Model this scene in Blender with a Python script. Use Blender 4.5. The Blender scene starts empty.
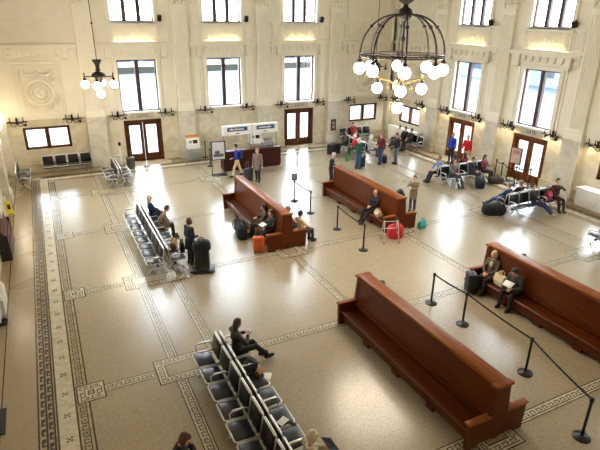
import bpy, bmesh, math, random
from mathutils import Vector, Matrix, Euler
PI = math.pi
random.seed(7)
SC = bpy.context.scene
COL = SC.collection
R = math.radians

# ------------------------------------------------------------------ materials
def lin(c):
    c = c / 255.0
    return c / 12.92 if c <= 0.04045 else ((c + 0.055) / 1.055) ** 2.4
MATS = {}
def pm(name, rgb, rough=0.5, metal=0.0, var=0.10, scale=6.0, spec=0.5, bump=0.0):
    """Principled surface with a procedural noise variation of its own colour."""
    if name in MATS:
        return MATS[name]
    m = bpy.data.materials.new(name); m.use_nodes = True
    nt = m.node_tree; b = nt.nodes['Principled BSDF']
    c = [lin(v) for v in rgb]
    tc = nt.nodes.new('ShaderNodeTexCoord')
    no = nt.nodes.new('ShaderNodeTexNoise'); no.inputs['Scale'].default_value = scale; no.inputs['Detail'].default_value = 3
    cr = nt.nodes.new('ShaderNodeValToRGB')
    cr.color_ramp.elements[0].position = 0.3; cr.color_ramp.elements[1].position = 0.7
    cr.color_ramp.elements[0].color = [max(0, v * (1 - var)) for v in c] + [1]
    cr.color_ramp.elements[1].color = [min(1, v * (1 + var)) for v in c] + [1]
    nt.links.new(tc.outputs['Object'], no.inputs['Vector'])
    nt.links.new(no.outputs['Fac'], cr.inputs['Fac'])
    nt.links.new(cr.outputs['Color'], b.inputs['Base Color'])
    b.inputs['Roughness'].default_value = rough
    b.inputs['Metallic'].default_value = metal
    b.inputs['Specular IOR Level'].default_value = spec
    if bump:
        bp = nt.nodes.new('ShaderNodeBump'); bp.inputs['Strength'].default_value = bump; bp.inputs['Distance'].default_value = 0.01
        nt.links.new(no.outputs['Fac'], bp.inputs['Height']); nt.links.new(bp.outputs['Normal'], b.inputs['Normal'])
    MATS[name] = m
    return m
def emit(name, rgb, strength):
    if name in MATS:
        return MATS[name]
    m = bpy.data.materials.new(name); m.use_nodes = True
    nt = m.node_tree; b = nt.nodes['Principled BSDF']
    b.inputs['Base Color'].default_value = [0.8, 0.8, 0.8, 1]
    b.inputs['Emission Color'].default_value = [lin(v) for v in rgb] + [1]
    b.inputs['Emission Strength'].default_value = strength
    MATS[name] = m
    return m
def marble(name, base, vein, rough=0.35, scale=1.3):
    m = bpy.data.materials.new(name); m.use_nodes = True
    nt = m.node_tree; b = nt.nodes['Principled BSDF']
    tc = nt.nodes.new('ShaderNodeTexCoord')
    n1 = nt.nodes.new('ShaderNodeTexNoise'); n1.inputs['Scale'].default_value = scale; n1.inputs['Detail'].default_value = 8; n1.inputs['Distortion'].default_value = 1.6
    cr = nt.nodes.new('ShaderNodeValToRGB'); e = cr.color_ramp.elements
    e[0].position = 0.36; e[0].color = [lin(v) for v in vein] + [1]
    e[1].position = 0.60; e[1].color = [lin(v) for v in base] + [1]
    nt.links.new(tc.outputs['Object'], n1.inputs['Vector']); nt.links.new(n1.outputs['Fac'], cr.inputs['Fac'])
    nt.links.new(cr.outputs['Color'], b.inputs['Base Color'])
    b.inputs['Roughness'].default_value = rough
    MATS[name] = m
    return m
def terrazzo(name, base, dark, rough=0.2, chip=38.0):
    m = bpy.data.materials.new(name); m.use_nodes = True
    nt = m.node_tree; b = nt.nodes['Principled BSDF']
    tc = nt.nodes.new('ShaderNodeTexCoord')
    v = nt.nodes.new('ShaderNodeTexVoronoi'); v.inputs['Scale'].default_value = chip
    cr = nt.nodes.new('ShaderNodeValToRGB'); e = cr.color_ramp.elements
    e[0].position = 0.15; e[0].color = [lin(q) for q in dark] + [1]
    e[1].position = 0.6; e[1].color = [lin(q) for q in base] + [1]
    sep = nt.nodes.new('ShaderNodeSeparateColor')
    n2 = nt.nodes.new('ShaderNodeTexNoise'); n2.inputs['Scale'].default_value = 0.35; n2.inputs['Detail'].default_value = 1
    mx = nt.nodes.new('ShaderNodeMix'); mx.data_type = 'RGBA'; mx.blend_type = 'MULTIPLY'
    c2 = nt.nodes.new('ShaderNodeValToRGB'); f = c2.color_ramp.elements
    f[0].position = 0.3; f[0].color = (0.93, 0.92, 0.90, 1); f[1].position = 0.7; f[1].color = (1, 1, 1, 1)
    nt.links.new(tc.outputs['Object'], v.inputs['Vector']); nt.links.new(tc.outputs['Object'], n2.inputs['Vector'])
    nt.links.new(v.outputs['Color'], sep.inputs[0]); nt.links.new(sep.outputs[0], cr.inputs['Fac'])
    nt.links.new(n2.outputs['Fac'], c2.inputs['Fac'])
    mx.inputs[0].default_value = 1.0
    nt.links.new(cr.outputs['Color'], mx.inputs[6]); nt.links.new(c2.outputs['Color'], mx.inputs[7])
    nt.links.new(mx.outputs[2], b.inputs['Base Color'])
    # gently uneven polish
    mr = nt.nodes.new('ShaderNodeMapRange'); mr.inputs[3].default_value = rough - 0.01; mr.inputs[4].default_value = rough + 0.02
    nt.links.new(n2.outputs['Fac'], mr.inputs[0]); nt.links.new(mr.outputs[0], b.inputs['Roughness'])
    b.inputs['Specular IOR Level'].default_value = 0.6
    b.inputs['Coat Weight'].default_value = 0.18; b.inputs['Coat Roughness'].default_value = 0.22
    MATS[name] = m
    return m
def wood(name, a, b_, rough=0.35):
    m = bpy.data.materials.new(name); m.use_nodes = True
    nt = m.node_tree; b = nt.nodes['Principled BSDF']
    tc = nt.nodes.new('ShaderNodeTexCoord'); mp = nt.nodes.new('ShaderNodeMapping')
    mp.inputs['Scale'].default_value = (6, 0.5, 6)
    n1 = nt.nodes.new('ShaderNodeTexNoise'); n1.inputs['Scale'].default_value = 3; n1.inputs['Detail'].default_value = 6
    cr = nt.nodes.new('ShaderNodeValToRGB'); e = cr.color_ramp.elements
    e[0].position = 0.3; e[0].color = [lin(v) for v in a] + [1]; e[1].position = 0.7; e[1].color = [lin(v) for v in b_] + [1]
    nt.links.new(tc.outputs['Object'], mp.inputs[0]); nt.links.new(mp.outputs[0], n1.inputs['Vector'])
    nt.links.new(n1.outputs['Fac'], cr.inputs['Fac']); nt.links.new(cr.outputs['Color'], b.inputs['Base Color'])
    b.inputs['Roughness'].default_value = rough
    b.inputs['Specular IOR Level'].default_value = 0.18
    MATS[name] = m
    return m
def glass(name, rough=0.02):
    m = bpy.data.materials.new(name); m.use_nodes = True
    nt = m.node_tree; nt.nodes.clear()
    o = nt.nodes.new('ShaderNodeOutputMaterial'); mx = nt.nodes.new('ShaderNodeMixShader')
    t = nt.nodes.new('ShaderNodeBsdfTransparent'); t.inputs[0].default_value = (0.93, 0.96, 0.98, 1)
    g = nt.nodes.new('ShaderNodeBsdfGlossy'); g.inputs['Roughness'].default_value = rough
    no = nt.nodes.new('ShaderNodeTexNoise'); no.inputs['Scale'].default_value = 0.8
    mr = nt.nodes.new('ShaderNodeMapRange'); mr.inputs[3].default_value = 0.04; mr.inputs[4].default_value = 0.08
    nt.links.new(no.outputs['Fac'], mr.inputs[0]); nt.links.new(mr.outputs[0], mx.inputs[0])
    nt.links.new(t.outputs[0], mx.inputs[1]); nt.links.new(g.outputs[0], mx.inputs[2]); nt.links.new(mx.outputs[0], o.inputs[0])
    MATS[name] = m
    return m

PLASTER = pm('cream_plaster', (232, 225, 206), 0.75, var=0.03, scale=2.0)
PLASTER2 = pm('cream_plaster_relief', (234, 228, 210), 0.7, var=0.03, scale=2.0)
MARBLE = marble('pale_marble', (216, 207, 182), (198, 188, 160))
MARBLE_G = marble('grey_marble', (214, 208, 192), (196, 190, 172))
TERR = terrazzo('terrazzo_field', (174, 160, 134), (142, 127, 100), 0.24, 95)
TERR_EDGE = terrazzo('terrazzo_edge', (168, 150, 116), (138, 120, 88), 0.27, 95)
INLAY = marble('inlay_cream', (204, 193, 168), (182, 170, 144), 0.25, 4.0)
INLAY_T = marble('inlay_tan', (176, 162, 132), (148, 132, 102), 0.25, 5.0)
INLAY_D = pm('inlay_brown', (64, 50, 36), 0.25, var=0.2, scale=20)
WOOD = wood('bench_wood', (72, 29, 6), (100, 45, 9), 0.34)
WOOD_TOP = wood('bench_rail_wood', (120, 62, 20), (148, 82, 34), 0.34)
WOOD_DK = wood('door_wood', (66, 34, 18), (96, 54, 28), 0.4)
WOOD_WARM = wood('oak_frame_wood', (88, 46, 16), (118, 66, 26), 0.4)
COUNTER = wood('counter_wood', (50, 22, 16), (68, 32, 22), 0.4)
FRAME_DK = pm('window_frame_dark', (60, 36, 28), 0.5)
IRON = pm('bronze_dark', (30, 24, 18), 0.5, 0.4)
GOLD = pm('bronze_gilt', (120, 92, 46), 0.4, 0.7)
GLASS = glass('window_glass')
FROST = pm('sill_white', (235, 232, 226), 0.5, var=0.03)
CHROME = pm('brushed_steel', (214, 212, 208), 0.38, 0.75, var=0.05)
BLACKV = pm('black_vinyl', (17, 17, 20), 0.33, var=0.15, spec=0.35)
SEATV = pm('navy_black_vinyl', (22, 27, 42), 0.3, var=0.12, spec=0.6)
BLACKP = pm('black_paint', (20, 20, 22), 0.4)
BELT = pm('black_belt', (16, 16, 18), 0.7)
WHITE = pm('white_paint', (232, 230, 224), 0.5, var=0.03)
GREYP = pm('grey_paint', (136, 132, 124), 0.5)
GLOBE = emit('opal_globe', (255, 240, 216), 34.0)
GLOBE_S = emit('opal_globe_small', (255, 234, 204), 20.0)
BULB = emit('warm_bulb', (255, 228, 182), 220.0)
LED = emit('led_strip', (255, 236, 190), 14.0)

# ------------------------------------------------------------------ mesh builder
class MB:
    def __init__(s): s.v = []; s.f = []; s.m = []; s.sm = []; s.M = None
    def _add(s, vs, fs, mi=0, smooth=False):
        o = len(s.v)
        if s.M is not None: vs = [s.M @ Vector(p) for p in vs]
        s.v += [tuple(p) for p in vs]
        for f in fs:
            s.f.append([i + o for i in f]); s.m.append(mi); s.sm.append(smooth)
        return s
    def box(s, c, d, mi=0, rot=None):
        hx, hy, hz = d[0] / 2, d[1] / 2, d[2] / 2
        vs = [Vector((x, y, z)) for x in (-hx, hx) for y in (-hy, hy) for z in (-hz, hz)]
        if rot is not None: vs = [rot @ p for p in vs]
        vs = [p + Vector(c) for p in vs]
        return s._add(vs, [(0, 1, 3, 2), (4, 6, 7, 5), (0, 4, 5, 1), (2, 3, 7, 6), (0, 2, 6, 4), (1, 5, 7, 3)], mi)
    def bx(s, x0, x1, y0, y1, z0, z1, mi=0):
        return s.box(((x0 + x1) / 2, (y0 + y1) / 2, (z0 + z1) / 2), (abs(x1 - x0), abs(y1 - y0), abs(z1 - z0)), mi)
    def rbox(s, c, d, r, mi=0, rot=None, seg=2):
        bm = bmesh.new(); bmesh.ops.create_cube(bm, size=1.0)
        for v in bm.verts: v.co = Vector((v.co.x * d[0], v.co.y * d[1], v.co.z * d[2]))
        bmesh.ops.bevel(bm, geom=list(bm.edges), offset=min(r, min(d) * 0.49), segments=seg, affect='EDGES', profile=0.5)
        bm.verts.index_update()
        vs = [v.co.copy() for v in bm.verts]; fs = [[v.index for v in f.verts] for f in bm.faces]; bm.free()
        if rot is not None: vs = [rot @ p for p in vs]
        return s._add([p + Vector(c) for p in vs], fs, mi, True)
    def cone(s, p0, p1, r0, r1, seg=10, mi=0, cap=True, smooth=True):
        p0, p1 = Vector(p0), Vector(p1); d = (p1 - p0)
        if d.length < 1e-6: return s
        d.normalize(); a = d.orthogonal().normalized(); b = d.cross(a)
        vs = []
        for p, r in ((p0, r0), (p1, r1)):
            for i in range(seg):
                t = 2 * PI * i / seg; vs.append(p + (a * math.cos(t) + b * math.sin(t)) * r)
        fs = [(i, (i + 1) % seg, seg + (i + 1) % seg, seg + i) for i in range(seg)]
        s._add(vs, fs, mi, smooth)
        if cap: s._add(vs, [tuple(reversed(range(seg))), tuple(range(seg, 2 * seg))], mi)
        return s
    def cyl(s, p0, p1, r, seg=10, mi=0): return s.cone(p0, p1, r, r, seg, mi)
    def ell(s, c, rad, mi=0, rot=None, nu=12, nv=8, fn=None):
        if not hasattr(rad, '__len__'): rad = (rad, rad, rad)
        vs = [Vector((0, 0, 1))]
        for j in range(1, nv):
            a = PI * j / nv
            for i in range(nu):
                t = 2 * PI * i / nu; vs.append(Vector((math.sin(a) * math.cos(t), math.sin(a) * math.sin(t), math.cos(a))))
        vs.append(Vector((0, 0, -1)))
        vs = [Vector((p.x * rad[0], p.y * rad[1], p.z * rad[2])) for p in vs]
        if fn: vs = [fn(p) for p in vs]
        if rot is not None: vs = [rot @ p for p in vs]
        vs = [p + Vector(c) for p in vs]
        fs = []
        for i in range(nu): fs.append((0, 1 + i, 1 + (i + 1) % nu))
        for j in range(nv - 2):
            for i in range(nu):
                a = 1 + j * nu + i; b = 1 + j * nu + (i + 1) % nu
                fs.append((a, a + nu, b + nu, b))
        L = len(vs) - 1; o = 1 + (nv - 2) * nu
        for i in range(nu): fs.append((L, o + (i + 1) % nu, o + i))
        return s._add(vs, fs, mi, True)
    def cap(s, p0, p1, r0, r1, seg=10, mi=0):
        s.cone(p0, p1, r0, r1, seg, mi); s.ell(p0, r0, mi, nu=seg, nv=6); s.ell(p1, r1, mi, nu=seg, nv=6); return s
    def lathe(s, prof, c=(0, 0, 0), seg=16, mi=0):
        vs = []; n = len(prof)
        for r, z in prof:
            for i in range(seg):
                t = 2 * PI * i / seg; vs.append((c[0] + r * math.cos(t), c[1] + r * math.sin(t), c[2] + z))
        fs = [(j * seg + i, j * seg + (i + 1) % seg, (j + 1) * seg + (i + 1) % seg, (j + 1) * seg + i) for j in range(n - 1) for i in range(seg)]
        fs2 = [tuple(reversed(range(seg))), tuple(range((n - 1) * seg, n * seg))]
        o = len(s.v); s._add(vs, fs, mi, True)
        s._add(vs, fs2, mi); return s
    def tube(s, pts, r, seg=8, mi=0, closed=False):
        pts = [Vector(p) for p in pts]; n = len(pts)
        if n < 2: return s
        vs = []; a = None
        for i, p in enumerate(pts):
            if closed: d = pts[(i + 1) % n] - pts[i - 1]
            else: d = pts[min(i + 1, n - 1)] - pts[max(i - 1, 0)]
            d.normalize()
            if a is None: a = d.orthogonal().normalized()
            else:
                a = a - d * a.dot(d); a = a.normalized() if a.length > 1e-6 else d.orthogonal().normalized()
            b = d.cross(a)
            for k in range(seg):
                t = 2 * PI * k / seg; vs.append(p + (a * math.cos(t) + b * math.sin(t)) * r)
        fs = []
        for i in range(n if closed else n - 1):
            for k in range(seg):
                j = (i + 1) % n
                fs.append((i * seg + k, i * seg + (k + 1) % seg, j * seg + (k + 1) % seg, j * seg + k))
        s._add(vs, fs, mi, True)
        if not closed: s._add(vs, [tuple(reversed(range(seg))), tuple(range((n - 1) * seg, n * seg))], mi)
        return s
    def prism(s, poly, axis, a0, a1, mi=0):
        """poly in the two other axes, extruded along axis from a0 to a1."""
        def P(q, a):
            if axis == 'y': return (q[0], a, q[1])
            if axis == 'x': return (a, q[0], q[1])
            return (q[0], q[1], a)
        n = len(poly)
        vs = [P(q, a0) for q in poly] + [P(q, a1) for q in poly]
        fs = [(i, (i + 1) % n, n + (i + 1) % n, n + i) for i in range(n)] + [tuple(reversed(range(n))), tuple(range(n, 2 * n))]
        return s._add(vs, fs, mi)
    def quad(s, p, mi=0): return s._add(p, [(0, 1, 2, 3)], mi)
    def mesh(s, name, mats, fix=True):
        me = bpy.data.meshes.new(name)
        me.from_pydata(s.v, [], s.f)
        for m in (mats if isinstance(mats, (list, tuple)) else [mats]): me.materials.append(m)
        me.polygons.foreach_set('material_index', s.m)
        me.polygons.foreach_set('use_smooth', s.sm)
        if fix:
            bm = bmesh.new(); bm.from_mesh(me); bmesh.ops.remove_doubles(bm, verts=bm.verts, dist=1e-5)
            bmesh.ops.recalc_face_normals(bm, faces=bm.faces); bm.to_mesh(me); bm.free()
        me.update()
        return me
    def build(s, name, mats, parent=None, loc=None, rz=0.0, fix=True):
        o = bpy.data.objects.new(name, s.mesh(name, mats, fix)); COL.objects.link(o)
        if parent is not None: o.parent = parent
        if loc is not None: o.location = loc
        o.rotation_euler = (0, 0, rz)
        return o
def tag(o, label=None, cat=None, group=None, kind=None):
    if label: o['label'] = label
    if cat: o['category'] = cat
    if group: o['group'] = group
    if kind: o['kind'] = kind
    return o
def thing(name, label=None, cat=None, loc=(0, 0, 0), rz=0.0, group=None, kind=None):
    o = bpy.data.objects.new(name, None); COL.objects.link(o)
    o.empty_display_size = 0.2
    o.location = loc; o.rotation_euler = (0, 0, rz)
    return tag(o, label, cat, group, kind)
KIDS = {}
def dup(root, label, loc, rz=0.0, group=None):
    r = root.copy(); COL.objects.link(r); r.location = loc; r.rotation_euler = (0, 0, rz)
    r['label'] = label
    if group: r['group'] = group
    for ch in list(root.children):
        c = ch.copy(); COL.objects.link(c); c.parent = r
        for g in list(ch.children):
            d = g.copy(); COL.objects.link(d); d.parent = c
    return r
def text_mesh(body, size, name, mat, parent, M):
    cu = bpy.data.curves.new('t', 'FONT'); cu.body = body; cu.size = size; cu.extrude = 0.004
    cu.align_x = 'CENTER'; cu.align_y = 'CENTER'
    o = bpy.data.objects.new('t', cu); COL.objects.link(o)
    dg = bpy.context.evaluated_depsgraph_get(); dg.update()
    me = bpy.data.meshes.new_from_object(o.evaluated_get(dg))
    bpy.data.objects.remove(o)
    me.transform(M); me.materials.clear(); me.materials.append(mat)
    q = bpy.data.objects.new(name, me); COL.objects.link(q)
    if parent is not None: q.parent = parent
    return q
# ------------------------------------------------------------------ the setting: floor with inlaid borders
XL, XR, YB, YF, ZC = -2.2, 21.56, 0.0, -30.6, 12.4
fl = MB()
fl.quad([(XL - .4, YF - .4, 0), (XR + .4, YF - .4, 0), (XR + .4, .4, 0), (XL - .4, .4, 0)], 0)
def rect(x0, x1, y0, y1, mi, z=0.0015):
    fl.quad([(x0, y0, z), (x1, y0, z), (x1, y1, z), (x0, y1, z)], mi)
Z1, Z2, Z3 = 0.0015, 0.003, 0.0045
def ring(off0, off1, mi, z):
    """A rectangular band running round the hall between two distances from the walls."""
    a, b = off0, off1
    rect(XL + a, XL + b, YF + a, YB - a, mi, z); rect(XR - b, XR - a, YF + a, YB - a, mi, z)
    rect(XL + b, XR - b, YB - b, YB - a, mi, z); rect(XL + b, XR - b, YF + a, YF + b, mi, z)
ring(0.0, 1.05, 1, Z1)
ring(0.36, 0.385, 3, Z2)
ring(1.05, 2.09, 4, Z1)
ring(1.42, 1.80, 2, Z1 + .0006)
for a in (1.05, 1.40, 1.78, 2.05): ring(a, a + 0.035, 3, Z2)
def strip_key(x0, y0, ux, uy, length, w, per, t):
    """A running Greek key of brown bars along a strip starting at (x0,y0); u = direction, width to its left."""
    vx, vy = -uy, ux
    n = int(length / per)
    if n < 1: return
    per = length / n
    def bar(u0, u1, v0, v1):
        fl.quad([(x0 + ux * a + vx * b, y0 + uy * a + vy * b, Z3) for a, b in ((u0, v0), (u1, v0), (u1, v1), (u0, v1))], 3)
    for i in range(n):
        o = i * per
        bar(o, o + t, 0, w)
        bar(o + t, o + per * .72, w - t, w)
        bar(o + per * .72 - t, o + per * .72, w * .38, w - t)
        bar(o + per * .38, o + per * .72 - t, w * .38, w * .38 + t)
        bar(o + t, o + per, 0, t)
L_in = -YF - 2.2
for X, s in ((XL, 1), (XR, -1)):
    a = X + s * 1.10; b = X + s * 1.25
    # bold double key, then the small key
    x0 = min(X + s * 1.11, X + s * 1.24)
    strip_key(x0 + .13, YF + 1.5, 0, 1, -YF - 3.0, .125, .30, .040)
    x1 = min(X + s * 1.25, X + s * 1.385)
    strip_key(x1 + .13, YF + 1.62, 0, 1, -YF - 3.2, .125, .30, .040)
    x2 = min(X + s * 1.85, X + s * 2.01)
    strip_key(x2 + .15, YF + 2.1, 0, 1, -YF - 4.2, .14, .19, .020)
for Y, s in ((YB, -1), (YF, 1)):
    y0 = min(Y + s * 1.11, Y + s * 1.24); strip_key(XL + 1.5, y0, 1, 0, XR - XL - 3.0, .125, .30, .040)
    y1 = min(Y + s * 1.25, Y + s * 1.385); strip_key(XL + 1.62, y1, 1, 0, XR - XL - 3.2, .125, .30, .040)
    y2 = min(Y + s * 1.85, Y + s * 2.01); strip_key(XL + 2.1, y2, 1, 0, XR - XL - 4.2, .14, .19, .020)
def mark(x, y, along_x):
    d = .042
    for i, j in ((0, 0), (1, 1), (-1, 1), (1, -1), (-1, -1)):
        e = .020
        cx, cy = x + i * d, y + j * d
        fl.quad([(cx - e, cy - e, Z3), (cx + e, cy - e, Z3), (cx + e, cy + e, Z3), (cx - e, cy + e, Z3)], 3)
k = 0
while True:
    y = YB - 2.4 - .72 * k; k += 1
    if y < YF + 2: break
    mark(XL + 1.61, y, False); mark(XR - 1.61, y, False)
k = 0
while True:
    x = XL + 2.4 + .72 * k; k += 1
    if x > XR - 2: break
    mark(x, YB - 1.61, True); mark(x, YF + 1.61, True)
XI0, XI1, YI0, YI1 = XL + 2.09, XR - 2.09, YF + 2.09, YB - 2.09
WST = 0.26
def strip_y(xc, w=WST):     # a cream strip running towards the back wall
    rect(xc - w / 2, xc + w / 2, YI0, YI1, 2, Z1)
    rect(xc - w / 2, xc - w / 2 + .022, YI0, YI1, 3, Z2); rect(xc + w / 2 - .022, xc + w / 2, YI0, YI1, 3, Z2)
    strip_key(xc + .07, YI0, 0, 1, YI1 - YI0, .13, .19, .020)
def strip_x(yc, x0, x1, w=WST):
    rect(x0, x1, yc - w / 2, yc + w / 2, 2, Z1 + .0004)
    rect(x0, x1, yc - w / 2, yc - w / 2 + .022, 3, Z2); rect(x0, x1, yc + w / 2 - .022, yc + w / 2, 3, Z2)
    strip_key(x0, yc - .07, 1, 0, x1 - x0, .13, .19, .020)
XS = (1.85, 2.865, 7.05, 11.75, 16.5, 17.51)
YS = (-4.87, -9.62, -14.38, -19.13, -23.88, -28.3)
for x in XS: strip_y(x)
ZN = 0.0052
def node(x0, x1, y0, y1, hx, hy):
    """A crossing: a framed cream box with a key border and a plain terrazzo field in it."""
    xc, yc = (x0 + x1) / 2, (y0 + y1) / 2
    rect(x0, x1, y0, y1, 3, ZN); rect(x0 + .03, x1 - .03, y0 + .03, y1 - .03, 2, ZN + .0006)
    f = .23
    rect(x0 + f, x1 - f, y0 + f, y1 - f, 3, ZN + .0012); rect(x0 + f + .025, x1 - f - .025, y0 + f + .025, y1 - f - .025, 0, ZN + .0018)
    global Z3
    z = Z3; Z3 = ZN + .0020
    strip_key(x0 + .07, y0 + .07, 1, 0, x1 - x0 - .14, .11, .19, .02)
    strip_key(x0 + .07, y1 - .18, 1, 0, x1 - x0 - .14, .11, .19, .02)
    strip_key(x0 + .18, y0 + .2, 0, 1, y1 - y0 - .4, .11, .17, .02)
    strip_key(x1 - .07, y0 + .2, 0, 1, y1 - y0 - .4, .11, .17, .02)
    Z3 = z
for y in YS:
    strip_x(y, XI0, XI1)
    if y > YF + 2.5:
        node(1.36, 3.36, y - .47, y + .47, 0, 0); node(16.0, 18.0, y - .47, y + .47, 0, 0)
        node(6.55, 7.55, y - .5, y + .5, 0, 0); node(11.25, 12.25, y - .5, y + .5, 0, 0)
    for s, X in ((1, XI0 - .26), (-1, XI1 + .26)):
        a, b = sorted((X, X + s * .6))
        node(a, b, y - .31, y + .31, 0, 0)
floor = fl.build('floor', [TERR, TERR_EDGE, INLAY, INLAY_D, INLAY_T], fix=False); tag(floor, kind='structure')

# ------------------------------------------------------------------ walls
class Fr:
    """Local wall frame: u along the wall, n into the hall, z up."""
    def __init__(s, o, u, n): s.o = Vector(o); s.u = Vector(u); s.n = Vector(n); s.M = Matrix((( u[0], n[0], 0, o[0]), (u[1], n[1], 0, o[1]), (0, 0, 1, 0), (0, 0, 0, 1)))
    def p(s, u, n, z): return s.M @ Vector((u, n, z))
BACK = Fr((0, YB, 0), (1, 0, 0), (0, -1, 0))
RIGHT = Fr((XR, 0, 0), (0, -1, 0), (-1, 0, 0))
LEFT = Fr((XL, 0, 0), (0, -1, 0), (1, 0, 0))
ZW0, ZW1, ZU0, ZU1, HW, HU = 2.81, 5.52, 7.42, 11.0, 1.015, 1.10
TH = 0.42
def wall(name, fr, u0, u1, holes):
    mb = MB(); mb.M = fr.M
    us = sorted({u0, u1, *[h[0] for h in holes], *[h[1] for h in holes]})
    zs = sorted({0.0, 2.66, ZC, *[h[2] for h in holes], *[h[3] for h in holes]})
    for a, b in zip(us, us[1:]):
        for c, d in zip(zs, zs[1:]):
            um, zm = (a + b) / 2, (c + d) / 2
            if any(h[0] < um < h[1] and h[2] < zm < h[3] for h in holes): continue
            mi = 1 if zm < 2.66 else 0
            for pts, ok in (([(a, 0, c), (b, 0, c), (b, 0, d), (a, 0, d)], True), ([(a, -TH, c), (b, -TH, c), (b, -TH, d), (a, -TH, d)], True)):
                mb.quad(pts, mi)
    for h in holes:
        a, b, c, d = h; mi = 1 if c < 2.6 else 0
        for pts in ([(a, 0, c), (a, -TH, c), (a, -TH, d), (a, 0, d)], [(b, 0, c), (b, -TH, c), (b, -TH, d), (b, 0, d)],
                    [(a, 0, c), (b, 0, c), (b, -TH, c), (a, -TH, c)], [(a, 0, d), (b, 0, d), (b, -TH, d), (a, -TH, d)]):
            mb.quad(pts, mi)
    # outer rim so the wall is closed
    for pts in ([(u0, 0, ZC), (u1, 0, ZC), (u1, -TH, ZC), (u0, -TH, ZC)],): mb.quad(pts, 0)
    return tag(mb.build(name, [PLASTER, MARBLE]), kind='structure')
PORT = []
def portal(fr, u, z, w, h):
    PORT.append((fr, u, z, w, h))
NWIN = [0]; NDOOR = [0]; NTRIM = [0]
def win_obj(fr, u, z0, z1, hw, nl, sill=True, frame_mat=None, fw=.065):
    NWIN[0] += 1
    frame_mat = frame_mat or FRAME_DK
    root = thing('window_%d' % NWIN[0], kind='structure')
    d0, d1 = -.20, -.08
    m = MB(); m.M = fr.M
    m.bx(u - hw, u - hw + fw, d0, d1, z0, z1); m.bx(u + hw - fw, u + hw, d0, d1, z0, z1)
    m.bx(u - hw, u + hw, d0, d1, z0, z0 + fw); m.bx(u - hw, u + hw, d0, d1, z1 - fw, z1)
    m.build('window_frame', frame_mat, root)
    W = 2 * hw / nl
    for i in range(1, nl):
        c = u - hw + i * W
        mm = MB(); mm.M = fr.M; mm.bx(c - .10, c + .10, d0 - .02, d1 + .02, z0, z1); mm.build('mullion', frame_mat, root)
    for i in range(nl):
        a = u - hw + i * W + (fw if i == 0 else .10); b = u - hw + (i + 1) * W - (fw if i == nl - 1 else .10)
        g = MB(); g.M = fr.M; g.bx(a, b, -.155, -.145, z0 + fw, z1 - fw); g.build('glass_pane', GLASS, root)
    if sill:
        s = MB(); s.M = fr.M; s.bx(u - hw - .08, u + hw + .08, -.08, .10, z0 - .09, z0); s.build('window_sill', FROST, root)
    portal(fr, u, (z0 + z1) / 2, 2 * hw, z1 - z0)
    return root
def door_obj(fr, u, hw, zt, mat, sign=None):
    NDOOR[0] += 1
    root = thing('door_%d' % NDOOR[0], kind='structure')
    m = MB(); m.M = fr.M
    m.bx(u - hw, u - hw + .12, -.24, .03, 0, zt); m.bx(u + hw - .12, u + hw, -.24, .03, 0, zt); m.bx(u - hw, u + hw, -.24, .03, zt - .13, zt)
    m.build('door_frame', mat, root)
    for s in (-1, 1):
        a, b = sorted((u + s * .01, u + s * (hw - .12)))
        l = MB(); l.M = fr.M
        st = .15
        l.bx(a, a + st, -.17, -.11, .01, zt - .13); l.bx(b - st, b, -.17, -.11, .01, zt - .13)
        l.bx(a + st, b - st, -.17, -.11, .01, .42); l.bx(a + st, b - st, -.17, -.11, zt - .31, zt - .13)
        l.bx(a + st + .05, b - st - .05, -.115, -.10, .10, .34)
        leaf = l.build('door_leaf', mat, root)
        g = MB(); g.M = fr.M; g.bx(a + st, b - st, -.146, -.138, .42, zt - .31); g.build('door_glass', GLASS, leaf)
        h = MB(); h.M = fr.M; hu = u + s * .09
        h.cyl((hu, -.06, .95), (hu, -.06, 1.20), .014); h.cyl((hu, -.11, .98), (hu, -.06, .98), .01); h.cyl((hu, -.11, 1.17), (hu, -.06, 1.17), .01)
        h.build('door_handle', GOLD, leaf)
    portal(fr, u, zt / 2, 2 * hw, zt)
    return root
def bays(fr, spec):
    out = []
    for u, kind in spec:
        if kind == 'gate':
            out += [(u - HW, u + HW, 0.0, 2.34), (u - HW, u + HW, ZW0, ZW1), (u - HU, u + HU, ZU0, ZU1)]
        elif kind == 'tall':
            out += [(u - HW, u + HW, ZW0, ZW1), (u - HU, u + HU, ZU0, ZU1)]
        elif kind == 'low':
            out += [(u - 1.10, u + 1.10, 1.19, 2.34)]
        elif kind == 'mid':
            out += [(u - 1.10, u + 1.10, 1.19, 2.34), (u - HU, u + HU, ZU0, ZU1)]
    return out
B_SPEC = [(-.05, 'low'), (4.80, 'gate'), (9.65, 'tall'), (14.50, 'gate'), (19.39, 'low')]
R_SPEC = [(2.18, 'low'), (7.04, 'gate'), (11.88, 'gate'), (16.75, 'low'), (21.6, 'gate'), (26.4, 'low')]
L_SPEC = [(2.18, 'blank'), (7.04, 'tall'), (11.88, 'tall'), (16.75, 'blank'), (21.6, 'blank'), (26.4, 'blank')]
wall('wall_back', BACK, XL - TH, XR + TH, bays(BACK, B_SPEC))
wall('wall_right', RIGHT, -TH, -YF + TH, bays(RIGHT, R_SPEC))
wall('wall_left', LEFT, -TH, -YF + TH, bays(LEFT, L_SPEC))
FRONT = Fr((0, YF, 0), (1, 0, 0), (0, 1, 0))
wall('wall_front', FRONT, XL - TH, XR + TH, [])
cb = MB(); cb.bx(XL - TH, XR + TH, YF - TH, YB + TH, ZC, ZC + .3)
for x in range(1, 5):
    cb.bx(XL + x * 4.75 - .25, XL + x * 4.75 + .25, YF, YB, ZC - .35, ZC)
for y in range(0, 7): cb.bx(XL, XR, -y * 4.85 - .25, -y * 4.85 + .25, ZC - .35, ZC)
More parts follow.
